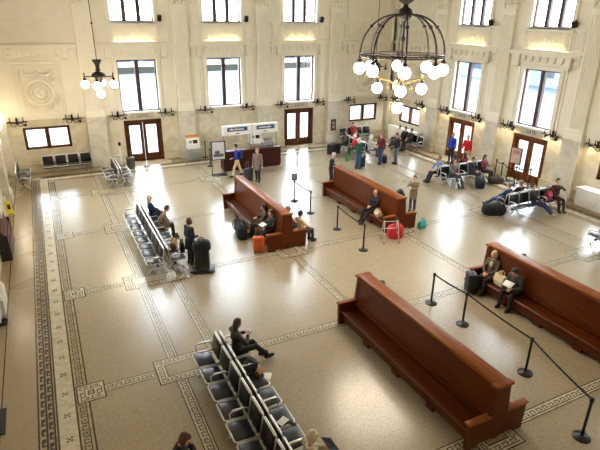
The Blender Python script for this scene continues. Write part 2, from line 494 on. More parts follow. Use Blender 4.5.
tag(cb.build('ceiling', PLASTER2), kind='structure')

def trim(mb, mats):
    NTRIM[0] += 1
    return tag(mb.build('trim_%d' % NTRIM[0], mats), kind='structure')
def pilaster(fr, u, half=.47, corner=0):
    m = MB(); m.M = fr.M
    h = half
    m.bx(u - h - .06, u + h + .06, -.05, .34, 0, .48, 1); m.bx(u - h - .03, u + h + .03, -.05, .31, .48, .56, 1)
    m.bx(u - h, u + h, -.05, .27, .56, 2.58, 1)
    m.bx(u - h - .05, u + h + .05, -.05, .33, 2.58, 2.70, 1)
    m.bx(u - h + .0, u + h - .0, -.05, .27, 2.70, 2.92, 0); m.bx(u - h + .03, u + h - .03, -.05, .25, 2.92, 3.04, 0)
    s = h - .06
    m.bx(u - s, u + s, -.05, .19, 3.04, 8.1, 0)
    n = 6
    for i in range(n):
        a = u - s + .05 + (2 * s - .10) * (i + .5) / n
        m.bx(a - .035, a + .035, .19, .225, 3.2, 7.95, 0)
    m.bx(u - s - .02, u + s + .02, -.05, .24, 8.1, 8.2, 0)
    for i in range(3):      # leafy capital in three flaring tiers
        e = .03 + .05 * i
        m.bx(u - s - e, u + s + e, -.05, .22 + .05 * i, 8.22 + .25 * i, 8.42 + .25 * i, 0)
        for j in range(4):
            a = u - s + (2 * s) * (j + .5) / 4
            m.ell((a, .24 + .05 * i, 8.36 + .25 * i), (.09, .07, .12), 0, nu=8, nv=6)
    for q in (-1, 1): m.cyl((u + q * (s + .06), .0, 8.88), (u + q * (s + .06), .36, 8.88), .13, 12, 0)
    m.bx(u - s - .18, u + s + .18, -.05, .40, 8.98, 9.12, 0)
    m.bx(u - s, u + s, -.05, .19, 9.12, ZC - .35, 0)
    return trim(m, [PLASTER2, MARBLE_G])
for u in (2.375, 7.22, 12.07, 16.95): pilaster(BACK, u)
for u in (-2.0, 21.36): pilaster(BACK, u, .2)
for u in (4.61, 9.46, 14.30, 19.17, 24.0, 28.9): pilaster(RIGHT, u); pilaster(LEFT, u)

def bay_trim(fr, u, kind, w=1.93):
    m = MB(); m.M = fr.M
    def frame(u0, u1, z0, z1, t, n, mi=0):
        m.bx(u0, u1, 0, n, z0, z0 + t, mi); m.bx(u0, u1, 0, n, z1 - t, z1, mi)
        m.bx(u0, u0 + t, 0, n, z0 + t, z1 - t, mi); m.bx(u1 - t, u1, 0, n, z0 + t, z1 - t, mi)
    # entablature between the two storeys
    m.bx(u - w - .05, u + w + .05, 0, .13, 6.12, 6.20); m.bx(u - w - .05, u + w + .05, 0, .24, 6.20, 6.30); m.bx(u - w - .05, u + w + .05, 0, .16, 6.30, 6.36)
    m.bx(u - w, u + w, 0, .05, 5.66, 5.72)
    # bracketed panel under the cornice
    m.bx(u - 1.38, u + 1.38, 0, .12, 5.74, 6.12)
    for s in (-1, 1):
        m.bx(u + s * 1.42 - .12, u + s * 1.42 + .12, 0, .26, 5.64, 6.20); m.cyl((u + s * 1.42 - .12, .2, 5.66), (u + s * 1.42 + .12, .2, 5.66), .07, 10)
        m.bx(u + s * 1.72 - .14, u + s * 1.72 + .14, 0, .08, 5.78, 6.08)
    for i in range(6):
        a = u - 1.05 + .42 * i
        m.bx(a - .09, a + .09, .1, .24, 5.92, 6.12); m.ell((a, .18, 5.90), (.09, .06, .06), nu=8, nv=6)
    # marble dado top
    for a, b in ((u - w, u - HW - .02), (u + HW + .02, u + w)) if kind in ('gate', 'tall') else ((u - w, u + w),):
        m.bx(a, b, 0, .06, 2.62, 2.72, 1)
    if kind in ('gate', 'tall'):
        t = .20
        for s in (-1, 1):
            a, b = sorted((u + s * HW, u + s * (HW + t))); m.bx(a, b, 0, .08, ZW0 - .05, ZW1 + t)
            a, b = sorted((u + s * (HW + .28), u + s * (HW + .36))); m.bx(a, b, 0, .05, 2.8, 5.6)
            a, b = sorted((u + s * 1.32, u + s * (w - .06)))
            frame(a, b, 6.44, 7.34, .06, .05)
            k = 9
            for i in range(k):          # fluted side panels of the spandrel
                q = a + .08 + (b - a - .16) * (i + .5) / k
                m.bx(q - .018, q + .018, 0, .045, 6.54, 7.24)
        m.bx(u - HW, u + HW, 0, .08, ZW1, ZW1 + t)
        frame(u - 1.24, u + 1.24, 6.42, 7.30, .07, .05)
        for i in range(18):
            q = u - 1.1 + 2.2 * (i + .5) / 18
            m.bx(q - .022, q + .022, 0, .03, 6.52, 7.2)
        m.bx(u - .18, u + .18, 0, .07, 6.78, 6.98); m.ell((u, .06, 6.88), (.12, .05, .08), nu=10, nv=6)
        for s in (-1, 1):
            a, b = sorted((u + s * HU, u + s * (HU + .18))); m.bx(a, b, 0, .09, ZU0 - .1, ZU1 + .2)
        m.bx(u - HU, u + HU, 0, .09, ZU1, ZU1 + .2)
        m.bx(u - HU - .2, u + HU + .2, 0, .14, ZU0 - .19, ZU0 - .09)
    else:
        # framed medallion panel
        frame(u - 1.22, u + 1.22, 2.84, 5.54, .10, .06); frame(u - .92, u + .92, 2.98, 5.38, .09, .07)
        c = (u, 0, 4.05)
        def torus(r, t, n, z=4.05):
            t *= 1.5
            m.tube([(u + r * math.cos(2 * PI * i / 28), n, z + r * math.sin(2 * PI * i / 28)) for i in range(28)], t, 8, 0, True)
        torus(.62, .06, .03); torus(.40, .045, .05)
        m.ell((u, .02, 4.05), (.34, .16, .34)); m.ell((u + .08, .13, 4.10), (.16, .12, .18))
        for i in range(13):         # garland
            t = i / 12.0; x = -.62 + 1.24 * t
            m.ell((u + x, .05, 5.02 - .13 * abs(math.sin(2 * PI * t)) + (.06 if i in (0, 12) else 0)), (.10, .10, .09), nu=8, nv=6)
        for s in (-1, 1):
            for i in range(4): m.ell((u + s * .66, .05, 4.98 - .11 * i), (.08, .09, .08), nu=8, nv=6)
            for i in range(5): m.ell((u + s * (.28 + .1 * i), .05, 3.24 + .025 * i * i), (.09, .09, .08), nu=8, nv=6)
        frame(u - 1.7, u + 1.7, 6.44, 7.30, .06, .05)
        for i in range(26):
            q = u - 1.56 + 3.12 * (i + .5) / 26
            m.bx(q - .022, q + .022, 0, .035, 6.56, 7.18)
        m.bx(u - .17, u + .17, 0, .07, 6.76, 6.98)
        frame(u - 1.55, u + 1.55, 7.52, 10.6, .12, .06)
    m.bx(u - w, u + w, 0, .10, 7.34, 7.40)
    return trim(m, [PLASTER2, MARBLE])
for fr, spec in ((BACK, B_SPEC), (RIGHT, R_SPEC), (LEFT, L_SPEC)):
    for u, kind in spec:
        bay_trim(fr, u, kind)
        if kind in ('gate', 'tall'):
            win_obj(fr, u, ZW0, ZW1, HW, 2)
            win_obj(fr, u, ZU0, ZU1, HU, 3, fw=.05)
        if kind == 'low': win_obj(fr, u, 1.19, 2.34, 1.10, 2, False, WOOD_DK, .13)
        if kind == 'gate': door_obj(fr, u, HW, 2.34, WOOD_DK if fr is BACK else WOOD_WARM)
# baseboards, broken at the doors
def baseboard(name, fr, segs):
    m = MB(); m.M = fr.M
    for a, b in segs:
        m.bx(a, b, 0, .10, 0, .32); m.bx(a, b, 0, .07, .32, .42); m.bx(a, b, 0, .12, .42, .47)
    return tag(m.build(name, MARBLE), kind='structure')
baseboard('baseboard_back', BACK, [(XL, 4.80 - HW), (4.80 + HW, 14.5 - HW), (14.5 + HW, XR)])
baseboard('baseboard_right', RIGHT, [(0, 7.04 - HW), (7.04 + HW, 11.88 - HW), (11.88 + HW, 21.6 - HW), (21.6 + HW, -YF)])
baseboard('baseboard_left', LEFT, [(0, -YF)])

# daylight portals in the openings (they emit nothing, they only guide the sky light)
for i, (fr, u, z, w, h) in enumerate(PORT):
    la = bpy.data.lights.new('daylight', 'AREA'); la.shape = 'RECTANGLE'; la.size = w; la.size_y = h
    la.cycles.is_portal = True
    o = bpy.data.objects.new('daylight_portal', la); COL.objects.link(o)
    n = fr.n
    o.location = fr.p(u, -.30, z)
    o.rotation_euler = n.to_track_quat('-Z', 'Z').to_euler()

# ------------------------------------------------------------------ outside
g = MB(); g.quad([(-160, -160, -.35), (200, -160, -.35), (200, 200, -.35), (-160, 200, -.35)])
tag(g.build('ground', pm('wet_paving', (35, 42, 51), 0.6, var=.25, scale=.15), fix=False), kind='structure')
c = thing('platform_canopy', 'dark flat platform canopy on posts outside the back windows', 'canopy', (9, 6.5, -.35))
m = MB(); m.bx(-26, 26, -1.6, 1.9, 4.65, 5.05); m.build('canopy_roof', pm('canopy_dark', (20, 21, 23), .7), c)
m = MB()
for i in range(9): m.bx(-24 + i * 5.9, -23.85 + i * 5.9, -1.5, 1.8, 4.4, 4.65)
m.build('canopy_beams', pm('canopy_dark', (20, 21, 23), .7), c)
for i in range(9):
    m = MB(); m.bx(-24.1 + i * 5.9, -23.8 + i * 5.9, 1.0, 1.3, 0, 4.65); m.build('post', IRON, c)
def far_building(name, label, x, y, w, d, h, rgb, rz):
    b = thing(name, label, 'building', (x, y, -.35), rz)
    m = MB(); m.bx(-w / 2, w / 2, -d / 2, d / 2, 0, h); m.build('walls', pm(name + '_wall', rgb, .8, var=.1, scale=.3), b)
    nx = int(w / 4)
    for r in range(int(h / 4)):
        m = MB()
        for i in range(nx): m.bx(-w / 2 + 1 + i * w / nx, -w / 2 + 3 + i * w / nx, -d / 2 - .05, -d / 2, 1.2 + r * 4, 3.2 + r * 4)
        m.build('window_row', pm('far_glass', (34, 40, 50), .2), b)
far_building('warehouse', 'long pale blue warehouse far beyond the platforms', 10, 62, 120, 14, 6, (74, 86, 102), 0)
far_building('office_block', 'grey blue office block across the street', 66, -10, 90, 16, 6.5, (74, 88, 106), PI / 2 * 3)
# ------------------------------------------------------------------ high-backed benches
def make_bench(label, loc):
    L = 4.96; H = L / 2
    root = thing('waiting_bench', label, 'bench', loc, 0, 'high backed wooden benches')
    prof = [(-.74, 0), (-.50, 0), (-.44, .07), (-.12, .07), (-.06, .03), (.06, .03), (.12, .07), (.44, .07), (.50, 0), (.74, 0), (.755, .62), (.235, .64), (.175, 1.30), (-.175, 1.30), (-.235, .64), (-.755, .62)]
    for s in (-1, 1):
        a, b = sorted((s * H, s * (H - .10)))
        m = MB(); m.prism(prof, 'y', a, b)
        e = m.build('end_panel', WOOD, root)
        for q in (-1, 1):
            m = MB(); x0, x1 = sorted((q * .20, q * .79))
            m.rbox(((x0 + x1) / 2, (a + b) / 2, .645), (x1 - x0, .15, .05), .015); m.build('arm_cap', WOOD_TOP, e)
        m = MB(); m.rbox((0, (a + b) / 2, 1.335), (.46, .17, .07), .02); m.build('finial_block', WOOD_TOP, e)
    for q in (-1, 1):
        m = MB()
        m.prism([(q * .215, .40), (q * .235, .44), (q * .15, 1.30), (q * .02, 1.30), (q * .02, .40)], 'y', -H + .1, H - .1)
        m.prism([(q * .222, .46), (q * .250, .46), (q * .240, .56), (q * .212, .56)], 'y', -H + .1, H - .1)
        m.prism([(q * .166, 1.16), (q * .185, 1.16), (q * .170, 1.28), (q * .152, 1.28)], 'y', -H + .1, H - .1)
        m.build('backrest', WOOD, root)
        m = MB()
        m.prism([(q * .18, .385), (q * .30, .385), (q * .45, .392), (q * .60, .42), (q * .685, .425), (q * .71, .405), (q * .70, .375), (q * .60, .36), (q * .18, .34)], 'y', -H + .1, H - .1)
        m.build('seat', WOOD, root)
        m = MB(); x0, x1 = sorted((q * .58, q * .62)); m.bx(x0, x1, -H + .1, H - .1, .10, .37)
        m.build('apron', WOOD, root)
        for k in range(3):
            y = -H + L * (k + 1) / 4
            m = MB(); x0, x1 = sorted((q * .50, q * .64)); m.bx(x0, x1, y - .12, y + .12, 0, .16); m.build('foot_block', WOOD, root)
    m = MB()
    m.rbox((0, 0, 1.345), (.36, L - .12, .055), .02); m.bx(-.155, .155, -H + .1, H - .1, 1.27, 1.32)
    m.build('top_rail', WOOD_TOP, root)
    return root
BY1, BY2 = -11.72, -21.57
bench = make_bench('high backed double bench beside the orange suitcase, facing the ticket counter end', (7.05, BY1, 0))
dup(bench, 'high backed double bench with the bald person in black and a walker at its end', (11.80, -12.02, 0))
dup(bench, 'empty high backed double bench in the front, nearest to the black chair rows', (7.02, BY2, 0))
dup(bench, 'high backed double bench behind the long belt barrier, where two people read', (11.76, BY2, 0))

# ------------------------------------------------------------------ tandem beam seating
GR_SEAT = 'rows of black tandem seats'
SP = .605
def make_row(n, label, loc, rz, arms):
    root = thing('tandem_seating', label, 'row of seats', loc, rz, GR_SEAT)
    W = n * SP
    m = MB(); m.box((.27, 0, .33), (.07, W - .06, .05)); m.build('beam', BLACKP, root)
    nl = 2 if n < 6 else 3
    for i in range(nl):
        y = -W / 2 + SP * .5 + (W - SP) * i / (nl - 1)
        m = MB()
        m.tube([(.05, y, .02), (.12, y, .10), (.27, y, .31)], .02); m.tube([(.56, y, .02), (.48, y, .09), (.27, y, .31)], .02)
        m.bx(.01, .09, y - .025, y + .025, 0, .02); m.bx(.52, .60, y - .025, y + .025, 0, .02)
        m.build('leg', CHROME, root)
    tilt = Matrix.Rotation(R(-4), 3, 'Y')
    bt = Matrix.Rotation(R(-9), 3, 'Y')
    for i in range(n):
        y = -W / 2 + SP * (i + .5)
        m = MB(); m.rbox((.40, y, .430), (.40, SP - .115, .065), .028, rot=tilt)
        s = m.build('seat', SEATV, root)
        a, b = .11, .615; w = SP / 2 - .022
        m = MB(); m.tube([(a, y - w, .425), (b - .04, y - w, .452), (b, y - w + .05, .453), (b, y + w - .05, .453), (b - .04, y + w, .452), (a, y + w, .425)], .018, 6)
        m.build('seat_frame', CHROME, s)
        m = MB(); m.rbox((.09, y, .68), (.055, SP - .115, .44), .025, rot=bt)
        s = m.build('backrest', BLACKV, root)
        m = MB(); m.tube([(.122, y - w, .44), (.052, y - w, .89), (.045, y - w + .04, .925), (.045, y + w - .04, .925), (.052, y + w, .89), (.122, y + w, .44)], .018, 6)
        m.box((.052, y, .918), (.05, SP - .11, .020))
        m.build('back_frame', CHROME, s)
    for j in arms:
        y = -W / 2 + SP * j
        m = MB()
        m.tube([(.11, y, .46), (.13, y, .62), (.18, y, .655), (.46, y, .655), (.52, y, .62), (.50, y, .46)], .016, 6)
        m.rbox((.32, y, .668), (.28, .05, .022), .01)
        m.build('armrest', CHROME, root)
    return root
GAP = .005
def pair(c, rz, n, arms, la, lb):
    """Two rows standing back to back."""
    d = Matrix.Rotation(rz, 3, 'Z') @ Vector((GAP, 0, 0))
    k = (n, tuple(arms))
    for rot, lab, s in ((rz, la, 1), (rz + PI, lb, -1)):
        p = Vector((c[0], c[1], 0)) + d * s
        if k in KIDS: dup(KIDS[k], lab, p, rot)
        else: KIDS[k] = make_row(n, lab, p, rot, arms)
def single(c, rz, n, arms, lab):
    k = (n, tuple(arms))
    if k in KIDS: return dup(KIDS[k], lab, (c[0], c[1], 0), rz)
    KIDS[k] = make_row(n, lab, (c[0], c[1], 0), rz, arms); return KIDS[k]
A8 = (0, 2, 4, 6, 8); A4 = (0, 2, 4); A5 = (0, 2, 3, 5)
pair((2.80, -21.75), 0, 8, A8, 'long row of black tandem seats in front, where the person in black trousers sits', 'long empty row of black tandem seats in front, facing the wide key border')
pair((2.74, -11.90), 0, 8, A8, 'row of tandem seats midway up the hall, where the tan coated person leans forward', 'empty row of tandem seats midway up the hall, its seats shining blue with daylight')
single((.66, -.42), -PI / 2, 4, A4, 'short row of black seats against the back wall under the low window at far left')
single((-1.72, -2.05), 0, 4, A4, 'short row of seats along the left wall beside the yellow floor sign')
pair((2.76, -3.25), 0, 4, A4, 'four seats facing the left gate door, backed by another row', 'four seats facing the wide key border, at the left of the left gate door')
single((18.45, -.42), -PI / 2, 4, A4, 'short row of black seats against the back wall under the right low window')
pair((16.62, -3.55), 0, 4, A4, 'four seats in the far corner facing right, where a red coat sits', 'four seats in the far corner with the white hatted person')
single((20.75, -3.75), PI, 4, A4, 'short row of seats along the right wall, where three people sit in a line')
pair((18.70, -10.45), PI / 2, 5, A5, 'five seats facing the near gate, with the blue shirted person at one end', 'five seats beside the round dark bag, turned away from the near gate')
pair((18.45, -15.02), PI / 2, 5, A5, 'five seats facing the back wall, beside the big black duffel bag', 'five seats where the person in navy trousers stretches out a leg')
pair((18.75, -19.15), PI / 2, 5, A5, 'row of seats at the right edge holding a black bag, facing the gates', 'row of seats at the right edge, turned from the gates')

# ------------------------------------------------------------------ belt barriers
def make_post(label, loc, sign=False):
    root = thing('stanchion', label, 'barrier post', loc, 0, 'black belt barrier posts')
    m = MB(); m.lathe([(.01, 0), (.175, 0), (.175, .018), (.15, .035), (.05, .05), (.03, .07), (.01, .07)], seg=24); m.build('base', BLACKP, root)
    m = MB(); m.cyl((0, 0, .05), (0, 0, .93), .030, 12); m.build('pole', BLACKP, root)
    m = MB(); m.lathe([(.01, .90), (.042, .90), (.042, .985), (.03, 1.0), (.01, 1.0)], seg=16); m.build('belt_head', BLACKP, root)
    return root
post = make_post('black stanchion with a small sign on top, beyond the first wooden bench', (9.50, -9.70, 0))
ps = MB(); ps.bx(-.13, .13, -.012, .012, 1.0, 1.30); sg = ps.build('sign_frame', BLACKP, post)
ps = MB(); ps.bx(-.105, .105, -.016, -.012, 1.04, 1.27); ps.build('sign_card', pm('sign_card_grey', (120, 124, 122), .4), sg)
sg.rotation_euler = (0, 0, R(-30))
def post_copy(label, loc):
    r = thing('stanchion', label, 'barrier post', loc, 0, 'black belt barrier posts')
    for ch in post.children:
        if ch.name.startswith('sign'): continue
        c = ch.copy(); COL.objects.link(c); c.parent = r
    return r
PT = {'B': (9.48, -11.34), 'C': (9.62, -13.36), 'D': (9.50, -15.43), 'E': (9.31, -19.38), 'F': (9.36, -20.63), 'G': (9.24, -22.86), 'H': (8.65, -24.78)}
for k, lab in (('B', 'black stanchion joined by a belt to the one with a sign'), ('C', 'black stanchion between the two far benches, farther end of its short belt'),
               ('D', 'black stanchion on open floor, near end of the short belt by the walker'), ('E', 'black stanchion at the far end of the long belt, by the black suitcase'),
               ('F', 'black stanchion second along the long belt, in front of the reading person'), ('G', 'black stanchion third along the long belt, behind the empty front bench'),
               ('H', 'black stanchion at the near right corner, last on the long belt')):
    post_copy(lab, (*PT[k], 0))
def belt(label, p, q, sag=.05, z=.955):
    m = MB(); n = 10; P = []
    for i in range(n + 1):
        t = i / n; P.append(Vector((p[0] + (q[0] - p[0]) * t, p[1] + (q[1] - p[1]) * t, z - sag * 4 * t * (1 - t))))
    d = (P[-1] - P[0]); d.z = 0; L = d.length; d.normalize(); nn = Vector((-d.y, d.x, 0)) * .002
    P[0] = P[0] + d * .045; P[-1] = P[-1] - d * .045
    for a, b in zip(P, P[1:]):
        vs = [a + nn * s + Vector((0, 0, h)) for h in (-.025, .025) for s in (-1, 1)] + [b + nn * s + Vector((0, 0, h)) for h in (-.025, .025) for s in (-1, 1)]
        m._add(vs, [(0, 1, 5, 4), (2, 3, 7, 6), (0, 2, 6, 4), (1, 3, 7, 5), (0, 1, 3, 2), (4, 5, 7, 6)], 0)
    return tag(m.build('barrier_belt', BELT), label, 'barrier belt', 'black barrier belts')
belt('black belt strung from the stanchion with a sign', (9.5, -9.7), PT['B'])
belt('short black belt between the two stanchions in front of the bald person', PT['C'], PT['D'])
belt('far stretch of the long black belt, ending at the older person', PT['E'], PT['F'], .03)
belt('middle stretch of the long black belt, past the reading person', PT['F'], PT['G'], .03)
belt('near stretch of the long black belt, ending at the right corner', PT['G'], PT['H'], .03)

# ------------------------------------------------------------------ chandeliers
def globe(parent, c, r, hang=.12, mat=None):
    m = MB(); m.lathe([(.015, .0), (.06, .0), (.075, -.05), (.075, -.10), (.02, -.10)], (c[0], c[1], c[2] + r + .09), 12)
    f = m.build('globe_holder', IRON, parent)
    m = MB(); m.ell(c, r, nu=20, nv=12); m.build('globe', mat or GLOBE, f)
    return f
ch = thing('grand_chandelier', 'great domed bronze chandelier with a ring of white globes', 'chandelier', (9.68, -16.5, 0))
CZ = 6.72; CR = 1.22
m = MB(); m.cyl((0, 0, 8.2), (0, 0, ZC - .35), .03); m.build('suspension_rod', IRON, ch)
m = MB(); m.lathe([(.02, 7.66), (.10, 7.70), (.20, 7.80), (.21, 7.90), (.17, 8.0), (.08, 8.05), (.06, 8.12), (.20, 8.2), (.24, 8.27), (.08, 8.34), (.02, 8.4)], seg=20); m.build('crown_hub', IRON, ch)
m = MB(); m.lathe([(.03, 5.72), (.03, 6.2), (.07, 6.3), (.03, 6.4), (.03, 6.56), (.10, 6.62), (.04, 6.7), (.03, 7.1), (.065, 7.2), (.03, 7.3), (.03, 7.7)], seg=12); m.build('centre_stem', IRON, ch)
m = MB()
for rr, zz in ((CR, CZ), (CR, CZ + .05)):
    m.tube([(rr * math.cos(2 * PI * i / 48), rr * math.sin(2 * PI * i / 48), zz) for i in range(48)], .020, 8, 0, True)
for i in range(48):
    a = 2 * PI * (i + .5) / 48; m.cyl((CR * math.cos(a), CR * math.sin(a), CZ), (CR * math.cos(a), CR * math.sin(a), CZ + .07), .012, 6)
for i in range(4):
    a = PI / 4 + PI / 2 * i; m.cyl((0, 0, CZ + .03), (CR * math.cos(a), CR * math.sin(a), CZ + .03), .018, 8)
m.build('ring', IRON, ch)
for i in range(8):
    a = -R(37) + R(5) + 2 * PI * i / 8; ca, sa = math.cos(a), math.sin(a)
    P = []
    for k in range(13):
        t = k / 12 * PI / 2
        rr = .16 + (CR - .16) * math.sin(t) ** .92; zz = CZ + .03 + (7.86 - CZ - .03) * math.cos(t)
        P.append((rr * ca, rr * sa, zz))
    m = MB(); m.tube(P, .028, 8); q = P[6]; m.ell(q, .055, nu=10, nv=8); q = P[12]; m.cyl(q, (q[0], q[1], CZ - .12), .04, 10)
    rb = m.build('rib', IRON, ch)
    globe(rb, (CR * ca, CR * sa, CZ - .36), .165)
m = MB(); m.lathe([(.02, 5.62), (.06, 5.66), (.14, 5.76), (.16, 5.88), (.10, 5.98), (.03, 6.05)], seg=16); lh = m.build('lower_hub', GOLD, ch)
for i in range(4):
    a = -R(37) + R(4) + PI / 2 * i; ca, sa = math.cos(a), math.sin(a)
    m = MB(); m.tube([(.1 * ca, .1 * sa, 5.9), (.35 * ca, .35 * sa, 6.02), (.55 * ca, .55 * sa, 6.08), (.66 * ca, .66 * sa, 6.06)], .022, 8); m.cyl((.66 * ca, .66 * sa, 6.2), (.66 * ca, .66 * sa, 6.0), .03, 8)
    m.tube([(.18 * ca, .18 * sa, 5.78), (.34 * ca, .34 * sa, 5.72), (.36 * ca, .36 * sa, 5.86), (.26 * ca, .26 * sa, 5.92)], .014, 6)
    ar = m.build('lower_arm', GOLD, ch)
    globe(ar, (.66 * ca, .66 * sa, 5.80), .155)
globe(lh, (0, 0, 5.22), .165)

def pendant(label, loc):
    p = thing('pendant_lamp', label, 'hanging lamp', loc, R(-26.7), 'bronze pendant lamps')
    m = MB(); m.cyl((0, 0, 5.9), (0, 0, ZC - .3), .016, 8)
    for z in (7.4, 9.2): m.ell((0, 0, z), .05, nu=8, nv=6)
    m.build('suspension_rod', IRON, p)
    m = MB(); m.lathe([(.02, 5.92), (.21, 5.92), (.17, 5.84), (.10, 5.72), (.08, 5.55), (.12, 5.48), (.05, 5.42), (.02, 5.40)], seg=16); m.build('canopy_cup', IRON, p)
    m = MB(); m.lathe([(.02, 5.44), (.12, 5.42), (.26, 5.34), (.31, 5.24), (.27, 5.13), (.16, 5.02), (.08, 4.90), (.03, 4.78), (.01, 4.74)], seg=20); m.build('body', IRON, p)
    m = MB(); m.cyl((0, 0, 4.74), (0, 0, 4.62), .02, 8); dr = m.build('drop_stem', GOLD, p)
    globe(dr, (0, 0, 4.46), .165, mat=GLOBE_S)
    for i in range(4):
        a = PI / 2 * i + R(12); ca, sa = math.cos(a), math.sin(a)
        m = MB(); m.cyl((.25 * ca, .25 * sa, 5.2), (.6 * ca, .6 * sa, 5.22), .025, 8); m.lathe([(.01, 5.38), (.03, 5.34), (.02, 5.22), (.045, 5.14), (.045, 5.08), (.01, 5.08)], (.6 * ca, .6 * sa, 0), 10)
        ar = m.build('arm', IRON, p)
        globe(ar, (.6 * ca, .6 * sa, 4.88), .17, mat=GLOBE_S)
    return p
pd = pendant('small bronze pendant of five globes at upper left, by the medallion', (2.38, -4.6, 0))
dup(pd, 'small bronze pendant of globes seen behind the great domed chandelier', (16.98, -4.6, 0), R(-26.7))

# ------------------------------------------------------------------ wall sconces, uplights, floodlights
def make_sconce(fr, u, label, lit):
    p = fr.p(u, 0, 0); rz = math.atan2(fr.u.y, fr.u.x)
    # local: x along the wall, y... into the hall is fr.n
    s = 1 if (Matrix.Rotation(rz, 3, 'Z') @ Vector((0, 1, 0))).dot(fr.n) > 0 else -1
    root = thing('wall_sconce', label, 'wall lamp', p, rz, 'bronze candelabra sconces')
    y0 = s * .30 if False else s * .08
    m = MB(); m.box((0, s * .09, 2.72), (.10, .05, .30)); m.build('back_plate', IRON, root)
    m = MB(); m.cyl((-.40, s * .30, 2.70), (.40, s * .30, 2.70), .022, 8); m.cyl((0, s * .08, 2.70), (0, s * .30, 2.70), .025, 8)
    for q in (-1, 1):
        m.tube([(q * .16 + .12 * math.cos(2 * PI * i / 16), s * .30, 2.58 + .09 * math.sin(2 * PI * i / 16)) for i in range(16)], .016, 6, 0, True)
        m.ell((q * .42, s * .30, 2.70), .04, nu=8, nv=6)
    m.build('bracket', IRON, root)
    for q in (-.30, 0, .30):
        m = MB(); m.lathe([(.01, 2.70), (.05, 2.73), (.03, 2.76), (.022, 2.80), (.022, 2.90), (.008, 2.96)], (q, s * .30, 0), 8); m.build('candle', IRON, root)
    m = MB(); m.ell((.36, s * .30, 2.54), (.065, .065, .075), nu=12, nv=8)
    sh = m.build('lamp_shade', IRON, root)
    if lit:
        for q in (-.30, .30):
            m = MB(); m.ell((q, s * .17, 2.63), .036, nu=10, nv=6); m.build('bulb', BULB, sh)
            m = MB(); m.lathe([(.015, 2.69), (.04, 2.68), (.055, 2.64), (.066, 2.575), (.060, 2.575), (.050, 2.64), (.015, 2.675)], (q, s * .17, 0), 12); m.build('bulb_shade', IRON, sh)
    return root
NW = ('first', 'second', 'third')
for fr, spec, wn in ((BACK, B_SPEC, 'back wall'), (RIGHT, R_SPEC, 'right wall')):
    for u, kind in spec:
        if fr is RIGHT and u > 18: continue
        for s in (-1, 1):
            where = {(BACK, -.05): 'low window at far left', (BACK, 4.80): 'left gate door', (BACK, 9.65): 'tall window above the two counter signs', (BACK, 14.50): 'gate door at right of the counter',
                     (BACK, 19.39): 'right low window on the back wall', (RIGHT, 2.18): 'first low window on the right wall', (RIGHT, 7.04): 'gate where the man in red stands',
                     (RIGHT, 11.88): 'gate blocked by belts and a poster', (RIGHT, 16.75): 'low window above the white cabinet'}[(fr, u)]
            side = 'left' if s < 0 else 'right'
            make_sconce(fr, u + s * 1.28, 'bronze sconce on the %s of the %s' % (side, where), fr is RIGHT)
for u, w in ((3.75, 0), (2.45, 1), (1.1, 2), (10.4, 3)):
    r = thing('globe_sconce', ('white globe lamp low on the left wall edge, nearest of its column', 'white globe lamp on the left wall edge, middle of its column', 'white globe lamp on the left wall edge, farthest of its column', 'white globe lamp on the left wall above the brochure rack')[w], 'wall lamp', LEFT.p(u, 0, 0), 0, 'globe lamps on the left wall')
    m = MB(); m.tube([(.0, 0, 2.9), (.22, 0, 2.9), (.28, 0, 2.98), (.28, 0, 3.02)], .02, 8); m.box((.02, 0, 2.9), (.04, .14, .3)); m.build('bracket', IRON, r)
    m = MB(); m.ell((.28, 0, 3.14), .12, nu=14, nv=10); m.build('globe', GLOBE_S, r)
for fr, spec, wn in ((BACK, B_SPEC, 'back'), (RIGHT, R_SPEC, 'right')):
    for u, kind in spec:
        if kind != 'gate' and kind != 'tall' or u > 15: continue
        name = {4.80: 'left tall window', 9.65: 'middle tall window', 14.50: 'right tall window'}[u] + ' of the back wall' if fr is BACK else {7.04: 'tall window over the red coated man', 11.88: 'tall window over the poster gate'}[u]
        p = fr.p(u, 0, 0); rz = math.atan2(fr.u.y, fr.u.x); s = -1
        r = thing('cornice_uplight', 'glowing strip lamp on the ledge over the ' + name, 'strip lamp', p, rz, 'strip lamps on the ledges')
        yy = (Matrix.Rotation(-rz, 3, 'Z') @ fr.n).y
        m = MB(); a, b = sorted((yy * .10, yy * .15)); m.bx(-.95, .95, a, b, 6.36, 6.385); e0, e1 = sorted((yy * .15, yy * .165)); m.bx(-.95, .95, e0, e1, 6.36, 6.44); m.build('housing', PLASTER2, r)
        m = MB(); m.bx(-.92, .92, a + .01, b - .01, 6.385, 6.395); m.build('light_strip', LED, r)
        r = thing('floodlight', 'dark floodlight beside the upper window over the ' + name, 'floodlight', fr.p(u + 1.36, 0, 0), rz, 'floodlights by the upper windows')
        m = MB(); m.cyl((0, 0, 7.62), (0, yy * .18, 7.62), .03, 8); m.build('bracket', IRON, r)
        m = MB(); m.box((0, yy * .26, 7.58), (.20, .16, .30), rot=Matrix.Rotation(R(20), 3, 'X')); m.build('lamp_head', IRON, r)
